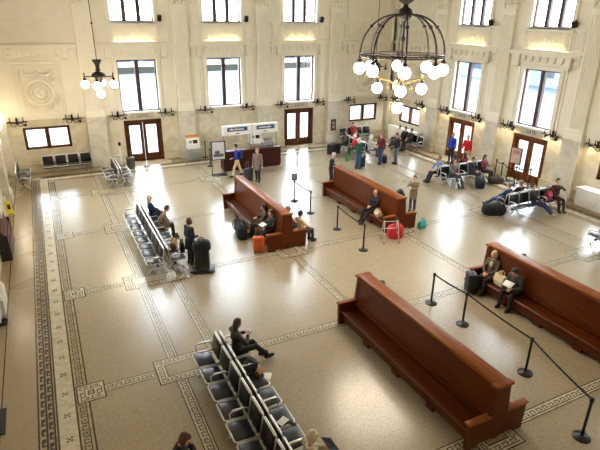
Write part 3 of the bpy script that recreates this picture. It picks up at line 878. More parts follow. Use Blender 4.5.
# ------------------------------------------------------------------ counter, kiosks, signs
ct = thing('ticket_counter', 'dark wooden counter under two white signs', 'counter', (9.76, -3.72, 0))
m = MB(); m.bx(-1.66, 1.66, -.28, .28, .08, 1.04); m.bx(-1.62, 1.62, -.24, .26, 0, .08)
m.build('body', COUNTER, ct)
for i in range(4):
    m = MB(); m.bx(-1.62 + .82 * i, -.84 + .82 * i, -.295, -.28, .14, .98); m.build('front_panel', COUNTER, ct)
m = MB(); m.rbox((0, 0, 1.065), (3.40, .64, .05), .012); m.build('counter_top', wood('counter_top_wood', (70, 36, 24), (98, 52, 34)), ct)
BLUE = pm('sign_blue', (36, 72, 118), .5, var=.04)
def sign_box(label, x0, x1):
    r = thing('hanging_sign', label, 'sign', (0, 0, 0), 0, 'lit signs over the counter')
    m = MB(); m.bx(x0, x1, -4.02, -3.78, 1.93, 2.42); b = m.build('sign_box', WHITE, r)
    m = MB(); m.bx(x0 + .22, x1 - .22, -4.03, -4.02, 2.13, 2.34); bl = m.build('blue_panel', BLUE, r)
    m = MB(); rnd = random.Random(int(x0 * 10)); x = x0 + .34
    while x < x1 - .42:          # the lettering is too small to read: a line of letter-sized strokes
        w = rnd.choice((.035, .05, .06)); m.bx(x, x + w, -4.036, -4.03, 2.195, 2.195 + rnd.choice((.07, .07, .10))); x += w + .022
    m.build('lettering', WHITE, bl)
    m = MB(); c = (x0 + x1) / 2; m.bx(c - .10, c + .10, -4.026, -4.02, 1.99, 2.035); m.build('small_mark', BLACKP, r)
    for x in (x0 + .05, x1 - .05):
        m = MB(); m.cyl((x, -3.86, 1.09), (x, -3.86, 1.93), .022, 8); m.build('post', GREYP, r)
    return r
sign_box('white box sign with a blue band over the left half of the counter', 8.14, 9.70)
sign_box('white box sign with a blue band over the right half of the counter', 9.78, 11.26)
def kiosk(label, loc, rz):
    k = thing('ticket_kiosk', label, 'ticket machine', loc, rz, 'self service ticket machines')
    m = MB(); m.rbox((0, 0, .34), (.72, .52, .68), .02); m.build('base', pm('kiosk_grey', (150, 148, 138), .5), k)
    m = MB(); m.prism([(-.26, .68), (.26, .68), (.26, 1.30), (-.10, 1.30), (-.26, .95)], 'x', -.34, .34); bd = m.build('cabinet', WHITE, k)
    m = MB(); m.box((.10, -.205, 1.08), (.26, .02, .20), rot=Matrix.Rotation(R(-24), 3, 'X')); m.build('screen', pm('kiosk_screen', (44, 36, 34), .2), bd)
    m = MB(); m.box((-.17, -.205, 1.08), (.16, .012, .14), rot=Matrix.Rotation(R(-24), 3, 'X')); m.build('card_slot', GREYP, bd)
    m = MB(); m.bx(-.35, .35, -.12, .27, 1.30, 1.38); m.build('top_band', pm('kiosk_orange', (214, 138, 62), .5), k)
    return k
kk = kiosk('white ticket machine with an orange top against the back wall beside the left gate', (7.31, -.86, 0), 0)
dup(kk, 'white ticket machine with an orange top standing behind the counter', (11.05, -1.05, 0), 0)
pr = thing('counter_printer', 'grey printer box on the right end of the dark counter', 'printer', (10.75, -3.72, 1.09))
m = MB(); m.rbox((0, 0, .15), (.62, .42, .30), .03); m.build('body', pm('printer_grey', (138, 136, 134), .5), pr)
m = MB(); m.rbox((.05, .06, .36), (.48, .06, .18), .02); m.build('paper_tray', pm('printer_grey', (138, 136, 134), .5), pr)
m = MB(); m.bx(-.22, .22, -.215, -.20, .05, .09); m.build('paper_slot', BLACKP, pr)
def poster_stand(label, loc, rz, w, h, zb, card):
    r = thing('poster_stand', label, 'sign stand', loc, rz)
    m = MB(); m.bx(-w / 2 - .02, w / 2 + .02, -.20, .20, 0, .035); m.bx(-w / 2 - .02, w / 2 + .02, -.02, .02, 0, .06); m.build('base', BLACKP, r)
    for s in (-1, 1):
        m = MB(); m.cyl((s * (w / 2), 0, .03), (s * (w / 2), 0, zb + h), .02, 8); m.build('upright', BLACKP, r)
    m = MB(); m.bx(-w / 2, w / 2, -.02, .02, zb, zb + .05); m.bx(-w / 2, w / 2, -.02, .02, zb + h - .05, zb + h); m.bx(-w / 2, -w / 2 + .05, -.02, .02, zb, zb + h); m.bx(w / 2 - .05, w / 2, -.02, .02, zb, zb + h)
    f = m.build('frame', BLACKP, r)
    m = MB(); m.bx(-w / 2 + .05, w / 2 - .05, -.012, .012, zb + .05, zb + h - .05); c = m.build('poster', card, f)
    return r, c
ps1, pc1 = poster_stand('tall black framed poster stand at the left end of the counter', (7.70, -4.42, 0), R(-5), .74, 1.0, .80, pm('poster_pale', (206, 204, 204), .5, var=.05))
m = MB(); m.bx(-.26, .26, -.018, -.012, .98, 1.14); m.ell((-.06, -.014, 1.22), (.14, .006, .10), nu=10, nv=6); m.build('poster_picture', pm('poster_print', (92, 92, 100), .5), ps1)
p = post_copy('black stanchion beside the poster stand at the counter', (7.78, -2.6, 0))
p = post_copy('black stanchion against the back wall beside the ticket machine', (8.05, -.75, 0))
wp = thing('wall_poster', 'small dark framed notice on the pilaster at right of the far gate door', 'notice', (16.92, -.27, 0))
m = MB(); m.bx(-.19, .19, -.03, 0, .78, 1.52); m.build('frame', pm('notice_maroon', (64, 30, 28), .5), wp)
m = MB(); m.bx(-.12, .12, -.036, -.03, .86, 1.44); m.build('sheet', pm('notice_sheet', (96, 66, 58), .5), wp)
for i in range(2):
    m = MB(); m.bx(-.07, .07, -.040, -.036, .94 + .26 * i, 1.10 + .26 * i); m.build('photo', pm('notice_pale', (168, 150, 136), .5), wp)
# GATE boards over the doors
BOARD = pm('gate_board_cream', (188, 180, 160), .5, var=.04); INK = pm('sign_ink', (44, 40, 34), .6)
for fr, u, lab in ((BACK, 4.80, 'cream gate name board over the left back door'), (BACK, 14.5, 'cream gate name board over the right back door'),
                   (RIGHT, 7.04, 'cream gate name board above the red coated man'), (RIGHT, 11.88, 'cream gate name board above the poster and belts')):
    r = thing('gate_sign', lab, 'sign', (0, 0, 0), 0, 'gate name boards')
    m = MB(); m.M = fr.M; m.bx(u - .62, u + .62, .0, .05, 2.41, 2.71); b = m.build('board', BOARD, r)
    x = -fr.u; up = Vector((0, 0, 1))
    xd = fr.u
    M = Matrix(((xd.x, up.x, fr.n.x, 0), (xd.y, up.y, fr.n.y, 0), (0, 0, 1, 0), (0, 0, 0, 1)))
    M[2][0], M[2][1], M[2][2] = 0, 1, 0
    M.translation = fr.p(u, .052, 2.56)
    text_mesh('GATE', .24, 'lettering', INK, b, M)
# gate barrier: poster stand, posts and belts
ps2, pc2 = poster_stand('poster stand with a pinkish notice in front of the blocked gate', (20.95, -11.72, 0), -PI / 2 + R(8), .62, .86, .95, pm('poster_pink', (206, 172, 158), .5))
m = MB(); m.bx(-.2, .2, -.018, -.012, 1.45, 1.66); m.build('poster_picture', pm('poster_pink_print', (176, 128, 116), .5), ps2)
GP = ((20.75, -10.75), (20.55, -11.35), (20.6, -12.2), (20.95, -12.75))
for (x, y), lab in zip(GP, ('stanchion at the blocked gate, on the left beside the gate frame', 'stanchion at the blocked gate, second from the left', 'stanchion at the blocked gate, third from the left', 'stanchion at the blocked gate, rightmost by the pilaster')):
    post_copy(lab, (x, y, 0))
belt('sagging black belt at the left of the poster at the blocked gate', GP[0], GP[1], .10)
belt('sagging black belt in front of the poster at the blocked gate', GP[1], GP[2], .18)
belt('sagging black belt at the right of the poster at the blocked gate', GP[2], GP[3], .10)
# white radiator cabinet
rc = thing('radiator_cabinet', 'long white radiator cabinet below the low window at far right', 'cabinet', (21.10, -16.95, 0))
m = MB(); m.bx(-.28, .28, -1.55, 1.55, .06, .80); m.bx(-.24, .28, -1.5, 1.5, 0, .06); m.build('body', WHITE, rc)
m = MB(); m.rbox((-.01, 0, .825), (.62, 3.2, .06), .015); m.build('top', WHITE, rc)
for i in range(3):
    m = MB(); m.bx(-.295, -.28, -1.48 + i * 1.0, -.54 + i * 1.0, .14, .72); m.build('front_panel', WHITE, rc)
for q in (2.18,):
    rc2 = thing('radiator_cabinet', 'low cream radiator cabinet under the far right corner window', 'cabinet', (21.22, -2.2, 0))
    m = MB(); m.bx(-.16, .16, -1.5, 1.5, .02, .86); m.build('body', PLASTER2, rc2)
    m = MB(); m.rbox((-.01, 0, .885), (.40, 3.1, .06), .015); m.build('top', WHITE, rc2)
# left edge
ws = thing('wet_floor_sign', 'yellow folding floor sign at the left wall', 'warning sign', (-1.98, -6.25, 0), R(20))
YEL = pm('safety_yellow', (226, 204, 52), .5, var=.05)
for s in (-1, 1):
    m = MB(); m.prism([(-.15, 0), (-.11, 0), (-.09, .08), (.09, .08), (.11, 0), (.15, 0), (.10, .60), (-.10, .60)], 'y', -.012, .012)
    q = m.build('panel', YEL, ws); q.rotation_euler = (R(14 * s), 0, 0); q.location = (0, s * .146, 0)
    m = MB(); m.bx(-.06, .06, s * .013 - .003, s * .013 + .003, .25, .46); m.build('printed_mark', BLACKP, q)
rk = thing('brochure_rack', 'dark brown brochure rack against the left wall', 'rack', (-1.90, -10.1, 0))
m = MB(); m.prism([(-.30, 0), (.14, 0), (.14, .5), (-.10, 1.30), (-.30, 1.30)], 'y', -.95, .95); m.build('body', WOOD_DK, rk)
for y in (-.965, .965):
    m = MB(); m.bx(-.26, .12, y - .015, y + .015, 0, .9); m.build('side_panel', BLACKP, rk)
for i in range(4):
    m = MB(); z = .55 + .18 * i; x = .14 - (z - .5) * .30
    m.bx(x - .02, x + .03, -.93, .93, z, z + .03); m.build('shelf_lip', WOOD_DK, rk)
pb, pc = poster_stand('white board stand at the left edge, nearest the camera', (-1.93, -19.3, 0), PI / 2, .75, .80, .12, pm('board_white', (222, 228, 232), .4))
sz = thing('sanitizer_stand', 'slim white stand with a dark head behind the far left seat rows', 'stand', (3.35, -.62, 0))
m = MB(); m.lathe([(.01, 0), (.16, 0), (.16, .02), (.03, .05), (.01, .05)], seg=16); m.build('base', WHITE, sz)
m = MB(); m.bx(-.05, .05, -.03, .03, .03, 1.15); m.build('column', WHITE, sz)
m = MB(); m.rbox((0, -.03, 1.24), (.14, .14, .20), .04); m.build('dispenser', BLACKP, sz)

# ------------------------------------------------------------------ luggage
def suitcase(label, loc, rz, rgb, w=.42, d=.26, h=.62, group=None, handle=True):
    r = thing('suitcase', label, 'suitcase', loc, rz, group)
    mt = pm('case_%d_%d_%d' % rgb, rgb, .45)
    m = MB(); m.rbox((0, 0, .05 + h / 2), (w, d, h), .05, seg=3)
    for i in range(4): m.rbox((-w / 2 + w * (i + .8) / 4.6, 0, .05 + h / 2), (.02, d + .016, h - .12), .006)
    b = m.build('shell', mt, r)
    m = MB(); m.bx(-.10, .10, -d / 2 - .012, -d / 2, h * .45, h * .75); m.build('front_pocket', mt, b)
    if handle:
        m = MB(); m.tube([(-.09, d * .3, h), (-.09, d * .3, h + .36), (.09, d * .3, h + .36), (.09, d * .3, h)], .011, 6); m.build('pull_handle', GREYP, r)
    m = MB(); m.tube([(-.08, 0, h + .04), (-.06, 0, h + .085), (.06, 0, h + .085), (.08, 0, h + .04)], .012, 6); m.build('carry_handle', BLACKP, r)
    for sx in (-1, 1):
        for sy in (-1, 1):
            m = MB(); m.cyl((sx * w * .38 - .012, sy * d * .34, .035), (sx * w * .38 + .012, sy * d * .34, .035), .035, 10); m.build('wheel', BLACKP, r)
    return r
def duffel(label, loc, rz, rgb, L=.75, w=.36, h=.34, cat='bag', name='duffel_bag', group=None):
    r = thing(name, label, cat, loc, rz, group)
    mt = pm('bag_%d_%d_%d' % rgb, rgb, .75)
    def fn(p):
        p = Vector([math.copysign(abs(c / e) ** .62, c) * e for c, e in zip(p, (L / 2, w / 2, h * .58))])
        p.z = p.z * (0.85 if p.z < 0 else 1.0); p.z = max(p.z, -h * .40); p.z += .02 * math.sin(p.x * 11) * (1 if p.z > 0 else 0); return p
    m = MB(); m.ell((0, 0, h * .40), (L / 2, w / 2, h * .58), nu=20, nv=12, fn=fn); b = m.build('body', mt, r)
    for s in (-1, 1):
        m = MB(); m.tube([(-L * .2, s * w * .30, h * .7), (-L * .14, s * w * .22, h * 1.1), (0, s * w * .14, h * 1.22), (L * .14, s * w * .22, h * 1.1), (L * .2, s * w * .30, h * .7)], .014, 6); m.build('strap', BLACKP, r)
    m = MB(); m.tube([(-L * .40, 0, h * .78), (-L * .2, 0, h * .95), (0, 0, h * .99), (L * .2, 0, h * .95), (L * .40, 0, h * .78)], .008, 6); m.build('zipper', GREYP, b)
    return r
def backpack(label, loc, rz, rgb, h=.50):
    r = thing('backpack', label, 'bag', loc, rz)
    mt = pm('bag_%d_%d_%d' % rgb, rgb, .75)
    m = MB(); m.rbox((0, 0, h / 2), (.32, .20, h), .085, seg=4); b = m.build('body', mt, r)
    m = MB(); m.rbox((0, -.12, h * .34), (.25, .09, h * .45), .035, seg=3); m.build('front_pocket', mt, b)
    for s in (-1, 1):
        m = MB(); m.tube([(s * .08, .08, h * .92), (s * .10, .16, h * .75), (s * .11, .15, h * .35), (s * .10, .09, h * .12)], .018, 6); m.build('strap', BLACKP, r)
    m = MB(); m.tube([(-.05, .06, h), (0, .05, h + .06), (.05, .06, h)], .01, 6); m.build('top_loop', BLACKP, r)
    return r
def tote(label, loc, rz, rgb, w=.36, d=.16, h=.36, name='tote_bag'):
    r = thing(name, label, 'bag', loc, rz)
    mt = pm('bag_%d_%d_%d' % rgb, rgb, .7)
    m = MB(); a, b = w / 2, d / 2
    vs = [(-a * .9, -b * .8, 0), (a * .9, -b * .8, 0), (a * .9, b * .8, 0), (-a * .9, b * .8, 0), (-a * 1.02, -b * 1.1, h * .45), (a * 1.02, -b * 1.1, h * .45), (a * 1.02, b * 1.1, h * .45), (-a * 1.02, b * 1.1, h * .45), (-a, -b * .45, h), (a, -b * .45, h * .97), (a, b * .45, h), (-a, b * .45, h * .97)]
    m._add(vs, [(3, 2, 1, 0), (0, 1, 5, 4), (1, 2, 6, 5), (2, 3, 7, 6), (3, 0, 4, 7), (4, 5, 9, 8), (5, 6, 10, 9), (6, 7, 11, 10), (7, 4, 8, 11), (8, 9, 10, 11)], 0, False)
    m.build('body', mt, r)
    for s in (-1, 1):
        m = MB(); m.tube([(-a * .5, s * b * .5, h * .95), (-a * .4, s * b * .45, h * 1.25), (0, s * b * .4, h * 1.36), (a * .4, s * b * .45, h * 1.25), (a * .5, s * b * .5, h * .95)], .010, 6); m.build('handle', mt, r)
    return r
suitcase('orange upright suitcase at the near end of the bench with the reading couple', (6.02, -14.02, 0), R(-15), (196, 84, 30), .40, .26, .56)
duffel('black soft bag standing on the floor at the feet of the bench couple', (5.92, -12.55, 0), R(80), (22, 22, 26), .66, .40, .62)
backpack('dark backpack on the floor behind the black soft bag', (6.0, -11.9, 0), R(100), (28, 26, 28), .52)
suitcase('dark navy suitcase pulled by the person in a grey coat', (8.68, -6.15, 0), R(30), (24, 24, 32), .44, .28, .66)
suitcase('black suitcase on the trolley by the person at the middle seat rows', (3.82, -14.60, .10), R(-20), (20, 20, 24), .46, .30, .66)
duffel('black holdall lying on top of the suitcase on the trolley', (3.82, -14.60, .765), R(-15), (24, 24, 30), .60, .34, .36)
tote('black shoulder bag hanging beside the person with the trolley', (3.36, -13.86, .52), R(80), (20, 20, 24), .34, .16, .36, 'shoulder_bag')
tr = thing('luggage_trolley', 'low black luggage trolley under the black suitcase', 'trolley', (3.82, -14.60, 0), R(-20))
m = MB(); m.rbox((0, 0, .085), (.78, .46, .03), .01); m.build('platform', BLACKP, tr)
for sx in (-1, 1):
    for sy in (-1, 1):
        m = MB(); m.cyl((sx * .3, sy * .18 - .015, .035), (sx * .3, sy * .18 + .015, .035), .035, 10); m.build('wheel', GREYP, tr)
tote('tan handbag with black straps on a shining seat of the middle row', (3.20, -13.36, .47), R(70), (176, 128, 84), .38, .2, .26, 'handbag')
tote('small white paper bag on the floor at the end of the middle seat rows', (2.75, -14.75, 0), R(20), (226, 228, 232), .26, .16, .26, 'paper_bag')
duffel('dark coat and bag heaped on the seat beside the person in black trousers', (3.16, -20.44, .47), R(10), (40, 40, 50), .44, .36, .22, name='coat_bundle')
tote('small tan pouch on top of the dark coat bundle', (3.32, -20.72, .47), R(40), (178, 132, 92), .20, .12, .14, 'pouch')
for lab, x, y, rz in (('white folded paper on a black seat of the front row', 3.20, -22.22, .4), ('white paper lying beside the tan pouch on the front row', 3.46, -20.86, 1.0)):
    m = MB(); m.box((0, 0, .004), (.22, .15, .006)); m.box((.01, .01, .010), (.19, .13, .005), rot=Matrix.Rotation(R(6), 3, 'Z'))
    o = m.build('paper', pm('paper_white', (232, 232, 230), .6, var=.02), None, (x, y, .466), rz); tag(o, lab, 'paper', None)
ph = thing('phone', 'dark phone lying next to the white folded paper', 'phone', (3.34, -22.36, .468), R(20))
m = MB(); m.rbox((0, 0, .006), (.08, .16, .012), .004); m.build('body', BLACKP, ph)
m = MB(); m.bx(-.034, .034, -.07, .07, .012, .013); m.build('screen', pm('phone_glass', (30, 34, 40), .1), ph)
# bench with the bald man
tote('tan and white bag on the bench seat next to the bald person', (11.26, -13.75, .43), R(80), (198, 172, 134), .34, .22, .24)
suitcase('violet suitcase beside the person in a camouflage top', (13.12, -12.72, 0), R(60), (58, 50, 96), .42, .26, .56, handle=False)
backpack('dark backpack lying on top of the violet suitcase', (13.12, -12.72, .62), R(60), (36, 32, 44), .34)
tote('teal shopping bag on the floor at the end of the walker bench', (12.72, -14.72, 0), R(10), (52, 150, 148), .34, .18, .34, 'shopping_bag')
wk = thing('walker', 'silver folding walker in front of the red bag', 'walker', (10.82, -15.2, 0), R(-20))
for s in (-1, 1):
    m = MB(); m.tube([(s * .28, -.24, .05), (s * .25, -.06, .80), (s * .25, .0, .86), (s * .25, .12, .86)], .016, 8); m.tube([(s * .28, .26, .05), (s * .25, .06, .80), (s * .25, .0, .86)], .016, 8)
    m.tube([(s * .27, -.17, .35), (s * .27, .19, .35)], .012, 6)
    m.build('side_frame', CHROME, wk)
    m = MB(); m.cyl((s * .25, -.02, .87), (s * .25, .16, .87), .022, 8); m.build('grip', BLACKP, wk)
    for y in (-.24, .26):
        m = MB(); m.cyl((s * .28 - .012, y, .05), (s * .28 + .012, y, .05), .05, 12); m.build('wheel', GREYP, wk)
m = MB(); m.tube([(-.25, .06, .78), (.25, .06, .78)], .014, 6); m.tube([(-.26, .12, .48), (.26, .12, .48)], .014, 6); m.build('cross_bar', CHROME, wk)
duffel('bright red padded bag behind the walker', (11.22, -14.98, 0), R(-10), (192, 34, 44), .62, .46, .56)
# bench behind the long belt
suitcase('black suitcase standing left of the older blond person on the bench', (10.83, -19.36, 0), R(65), (24, 22, 22), .40, .28, .60, handle=False)
tote('cream cloth bag on the bench between the two readers', (11.34, -19.98, .43), R(85), (216, 196, 160), .36, .2, .34)
# far corner
suitcase('large black suitcase at the far corner, left of the seats', (15.25, -3.1, 0), R(20), (20, 20, 22), .62, .34, .62, handle=False)
suitcase('dark upright suitcase beside the person in a green jacket', (15.30, -6.25, 0), R(10), (24, 24, 32), .42, .28, .70)
duffel('dark bag hanging low beside the person in a maroon shirt', (17.12, -5.92, 0), R(60), (30, 32, 44), .5, .3, .42)
suitcase('dark suitcase in front of the three people by the right wall', (19.45, -3.72, 0), R(90), (22, 22, 26), .5, .3, .60)
tote('green carrier bag on the floor by the person in a white hat', (15.35, -4.75, 0), R(40), (66, 120, 52), .34, .2, .30, 'carrier_bag')
# near gate group
duffel('dark brown duffel bag on the floor at the right end of the gate seats', (20.02, -11.55, 0), R(-20), (60, 50, 40), .85, .40, .36)
duffel('round dark bag on the floor in front of the gate seats', (18.75, -11.75, 0), R(40), (26, 30, 46), .52, .48, .50)
tote('white carrier bag on the floor at the left end of the gate seats', (17.72, -11.35, 0), R(30), (232, 230, 226), .30, .2, .34, 'carrier_bag')
duffel('big black duffel bag at the left end of the seats near the white cabinet', (16.55, -14.75, 0), R(-25), (18, 20, 26), 1.0, .52, .52)
duffel('black bag lying on the row of seats at the right edge', (17.55, -19.50, .47), R(0), (20, 20, 26), .55, .40, .34)
suitcase('small dark suitcase behind the far left seat rows', (3.75, -1.2, 0), R(20), (70, 66, 62), .4, .28, .56)
# ------------------------------------------------------------------ people
def remesh(mb, voxel, smooth=2):
    """One continuous skin round overlapping limb solids."""
    me = mb.mesh('t', [BLACKP], fix=False)
    o = bpy.data.objects.new('t', me); COL.objects.link(o)
    md = o.modifiers.new('r', 'REMESH'); md.mode = 'VOXEL'; md.voxel_size = voxel
    if smooth:
        sm = o.modifiers.new('s', 'SMOOTH'); sm.factor = .5; sm.iterations = smooth
    dg = bpy.context.evaluated_depsgraph_get()
    r = bpy.data.meshes.new_from_object(o.evaluated_get(dg))
    bpy.data.objects.remove(o); bpy.data.meshes.remove(me)
    r.polygons.foreach_set('use_smooth', [True] * len(r.polygons))
    return r
def ik(S, W, l1, l2, hint):
    S, W = Vector(S), Vector(W); d = W - S; L = min(d.length, (l1 + l2) * .985); L = max(L, abs(l1 - l2) + .02)
    d = d.normalized(); W = S + d * L
    a = (l1 * l1 - l2 * l2 + L * L) / (2 * L); h = math.sqrt(max(0, l1 * l1 - a * a))
    hint = Vector(hint); hint = hint - d * hint.dot(d)
    hint = hint.normalized() if hint.length > 1e-4 else d.orthogonal().normalized()
    return S + d * a + hint * h, W
SKINS = ((214, 168, 140), (198, 148, 118), (226, 184, 158), (150, 104, 78))
EYE = pm('eye_dark', (36, 28, 26), .2); LIP = pm('lip_rose', (168, 96, 88), .5)
def person(label, loc, face, pose='stand', h=1.0, top=(40, 40, 46), bottom=(50, 54, 64), hair=(60, 42, 30), style='short', shoes=(28, 26, 26), skin=0,
           lean=None, arms=('down', 'down'), legs=None, nod=0.0, turn=0.0, coat=False, seat=.45, ext=0.0, spread=.0, vox=.019, hat=None, collar=None, reach=None, group=None, hips=0.0):
    root = thing('person', label, 'person', (loc[0], loc[1], loc[2] if len(loc) > 2 else 0), R(face), group)
    skm = pm('skin_%d' % skin, SKINS[skin], .5, var=.04); tpm = pm('cloth_%d_%d_%d' % top, top, .85, var=.08, scale=14)
    btm = pm('cloth_%d_%d_%d' % bottom, bottom, .85, var=.08, scale=14); hrm = pm('hair_%d_%d_%d' % hair, hair, .5, var=.25, scale=30); shm = pm('shoe_%d_%d_%d' % shoes, shoes, .45)
    V = Vector
    sit = pose == 'sit'
    if lean is None: lean = -8 if sit else 2
    P = V((hips, 0, seat + .095)) if sit else V((0, 0, .93 * h))
    Rl = Matrix.Rotation(R(lean), 3, 'Y')
    def T(x, y, z): return P + Rl @ V((x * h, y * h, z * h))
    neck = T(-.01, 0, .50); headc = T(0, 0, .50) + Matrix.Rotation(R(lean * .4 + nod), 3, 'Y') @ V((.025 * h, 0, .185 * h))
    HR = Matrix.Rotation(R(turn), 3, 'Z') @ Matrix.Rotation(R(lean * .3 + nod), 3, 'Y')
    sh = {s: T(-.01, s * .175, .44) for s in (1, -1)}
    # legs
    hip = {s: P + V((.01 if sit else 0, s * .092 * h, -.02)) for s in (1, -1)}
    kn, an, toe = {}, {}, {}
    for s in (1, -1):
        if sit:
            e = ext if not hasattr(ext, '__len__') else ext[0 if s == 1 else 1]
            sp = .10 + spread
            kn[s] = V((hips + .44 * h, s * sp, seat + .075 - .06 * min(1, e / .4)))
            dx = e; an[s] = V((kn[s].x + .03 + dx, s * (sp + .01), .085))
            L = (an[s] - kn[s]).length; mx = .44 * h
            if L > mx * 1.06: an[s] = kn[s] + (an[s] - kn[s]) * (mx * 1.06 / L)
            if an[s].z < .085: an[s].z = .085
        else:
            st = (0 if legs is None else legs) * s
            kn[s] = V((.02 + .5 * st + (.03 if st > 0 else 0), s * .098 * h, .50 * h)); an[s] = V((-.01 + st, s * (.10 + spread) * h, .085 + (.05 if st < -.1 else 0)))
    # arms
    el, wr = {}, {}
    for s, a in ((1, arms[0]), (-1, arms[1])):
        S = sh[s]
        if a == 'down': W, hn = S + V((.05, s * .07, -.53 * h)), (-1, s * .5, 0)
        elif a == 'lap': W, hn = P + V((.27, s * .055, .13)), (-.4, s, -.5)
        elif a == 'thigh': W, hn = P + V((.34, s * .12, .09)), (-.4, s, -.3)
        elif a == 'read': W, hn = T(.30, s * .06, .20), (-.2, s, -1)
        elif a == 'phone': W, hn = T(.28, s * .05, .30), (-.2, s, -1)
        elif a == 'fold': W, hn = T(.20, -s * .06, .22), (-.1, s, -1)
        elif a == 'face': W, hn = T(.17, s * .06, .50), (.2, s, -1)
        elif a == 'push': W, hn = T(.42, s * .18, .12), (-.5, s * .3, -1)
        elif a == 'hold': W, hn = T(.26, s * .14, .12), (-.8, s * .4, -.4)
        elif a == 'behind': W, hn = S + V((-.12, s * .14, -.48 * h)), (-1, s, 0)
        elif a == 'knee': W, hn = kn[s] + V((-.06, 0, .07)), (-.2, s, -.2)
        else: W, hn = T(*a), (-.3, s, -1)
        el[s], wr[s] = ik(S, W, .285 * h, .255 * h, hn)
    # body
    m = MB()
    def EL(c, r, rot=None): m.ell(c, r, 0, rot, 16, 12)
    def torso(m, g):
        m.ell(T(0, 0, .02), ((.115 + g) * h, (.160 + g) * h, (.12 + g) * h), 0, Rl, 16, 12)
        m.ell(T(.005, 0, .17), ((.105 + g) * h, (.140 + g) * h, .16 * h), 0, Rl, 16, 12)
        m.ell(T(.0, 0, .33), ((.115 + g) * h, (.160 + g) * h, .16 * h), 0, Rl, 16, 12)
        m.cap(sh[1], sh[-1], (.062 + g) * h, (.062 + g) * h, 12)
    torso(m, -.012)
    m.cap(T(-.015, 0, .42), headc - HR @ V((.02, 0, .07)) * h, .056 * h, .052 * h, 12)
    m.ell(headc, (.096 * h, .077 * h, .112 * h), 0, HR, 18, 14)
    m.ell(headc + HR @ V((.025, 0, -.06)) * h, (.066 * h, .056 * h, .062 * h), 0, HR, 14, 10)
    for s in (1, -1):
        m.cap(hip[s], kn[s], .074 * h, .050 * h); m.cap(kn[s], an[s], .050 * h, .036 * h)
        m.cap(sh[s], el[s], .046 * h, .037 * h); m.cap(el[s], wr[s], .037 * h, .026 * h)
        f = (wr[s] - el[s]).normalized()
        m.cap(wr[s], wr[s] + f * .055, .026, .030)
        m.ell(wr[s] + f * .06, (.036, .020, .045), 0, f.to_track_quat('Z', 'Y').to_matrix(), 10, 8)
        m.cap(an[s] + V((-.02, 0, -.03)), an[s] + V((.13, 0, -.05)), .034, .028)
    me = remesh(m, vox)
    me.materials.clear()
    body = bpy.data.objects.new('body', me); COL.objects.link(body); body.parent = root
    # face and fingers grow out of the same skin
    x = MB()
    for s in (1, -1):
        x.ell(headc + HR @ V((.088, s * .030, .008)) * h, (.010, .014, .009), 1, HR, 8, 6)
        x.ell(headc + HR @ V((-.005, s * .080, -.005)) * h, (.022, .010, .032), 0, HR, 8, 6)
        f = (wr[s] - el[s]).normalized()
        up = V((0, 0, 1)) if abs(f.z) < .8 else V((1, 0, 0))
        side = f.cross(up).normalized(); pal = side.cross(f).normalized() * -1
        c = wr[s] + f * .085
        for k, L in enumerate((.060, .072, .068, .052)):
            o = c + side * ((k - 1.5) * .019)
            a = o + f * L * .45 + pal * .006; b = a + f * L * .28 + pal * .018; d = b + f * L * .10 + pal * .022
            x.cone(o - f * .02, a, .0088, .0082, 6); x.cone(a, b, .0082, .0075, 6); x.cone(b, d, .0075, .0062, 6); x.ell(d, .0063, nu=6, nv=4)
        o = wr[s] + f * .03 + side * (-.028); a = o + f * .035 - side * .020 + pal * .01; b = a + f * .026 - side * .004 + pal * .012
        x.cone(o, a, .0105, .0092, 6); x.cone(a, b, .0092, .0075, 6); x.ell(b, .0076, nu=6, nv=4)
    x.cone(headc + HR @ V((.090, 0, .012)) * h, headc + HR @ V((.112, 0, -.022)) * h, .009, .015, 8); x.ell(headc + HR @ V((.108, 0, -.026)) * h, (.014, .016, .011), 0, HR, 8, 6)
    x.ell(headc + HR @ V((.088, 0, -.062)) * h, (.008, .024, .008), 2, HR, 8, 6)
    xm = x.mesh('x', [skm], fix=False)
    bm = bmesh.new(); bm.from_mesh(me); nf = len(bm.faces); bm.from_mesh(xm)
    bm.to_mesh(me); bm.free(); bpy.data.meshes.remove(xm)
    for q in (skm, EYE, LIP): me.materials.append(q)
    me.update()
    def part(name, mb, mat, voxel=None, par=None):
        d = remesh(mb, voxel or vox); d.materials.clear(); d.materials.append(mat)
        o = bpy.data.objects.new(name, d); COL.objects.link(o); o.parent = par or root; return o
    # trousers
    m = MB()
    m.ell(T(0, 0, .01), (.122 * h, .168 * h, .115 * h), 0, Rl, 16, 12)
    for s in (1, -1):
        m.cap(hip[s], kn[s], .092 * h, .068 * h); m.cone(kn[s], an[s] + V((0, 0, .02)), .068 * h, .056 * h, 12); m.ell(kn[s], .068 * h, nu=12, nv=8)
    part('trousers', m, btm)
    # jacket
    m = MB()
    torso(m, .014)
    for s in (1, -1):
        m.cap(sh[s], el[s], .063 * h, .052 * h); m.cone(el[s], wr[s] - (wr[s] - el[s]).normalized() * .02, .052 * h, .040 * h, 12); m.ell(el[s], .052 * h, nu=12, nv=8)
    m.cone(T(-.012, 0, .43), T(-.005, 0, .505), .085 * h, .070 * h, 14)
    if coat and not sit:
        m.cone(P + V((0, 0, .10)), P + V((0, 0, -.32 * h)), .155 * h, .185 * h, 16)
    if coat and sit:
        for s in (1, -1): m.cap(hip[s] + V((0, s * .01, .01)), hip[s].lerp(kn[s], .62) + V((0, 0, .012)), .105 * h, .088 * h)
    jk = part('coat' if coat else 'jacket', m, tpm)
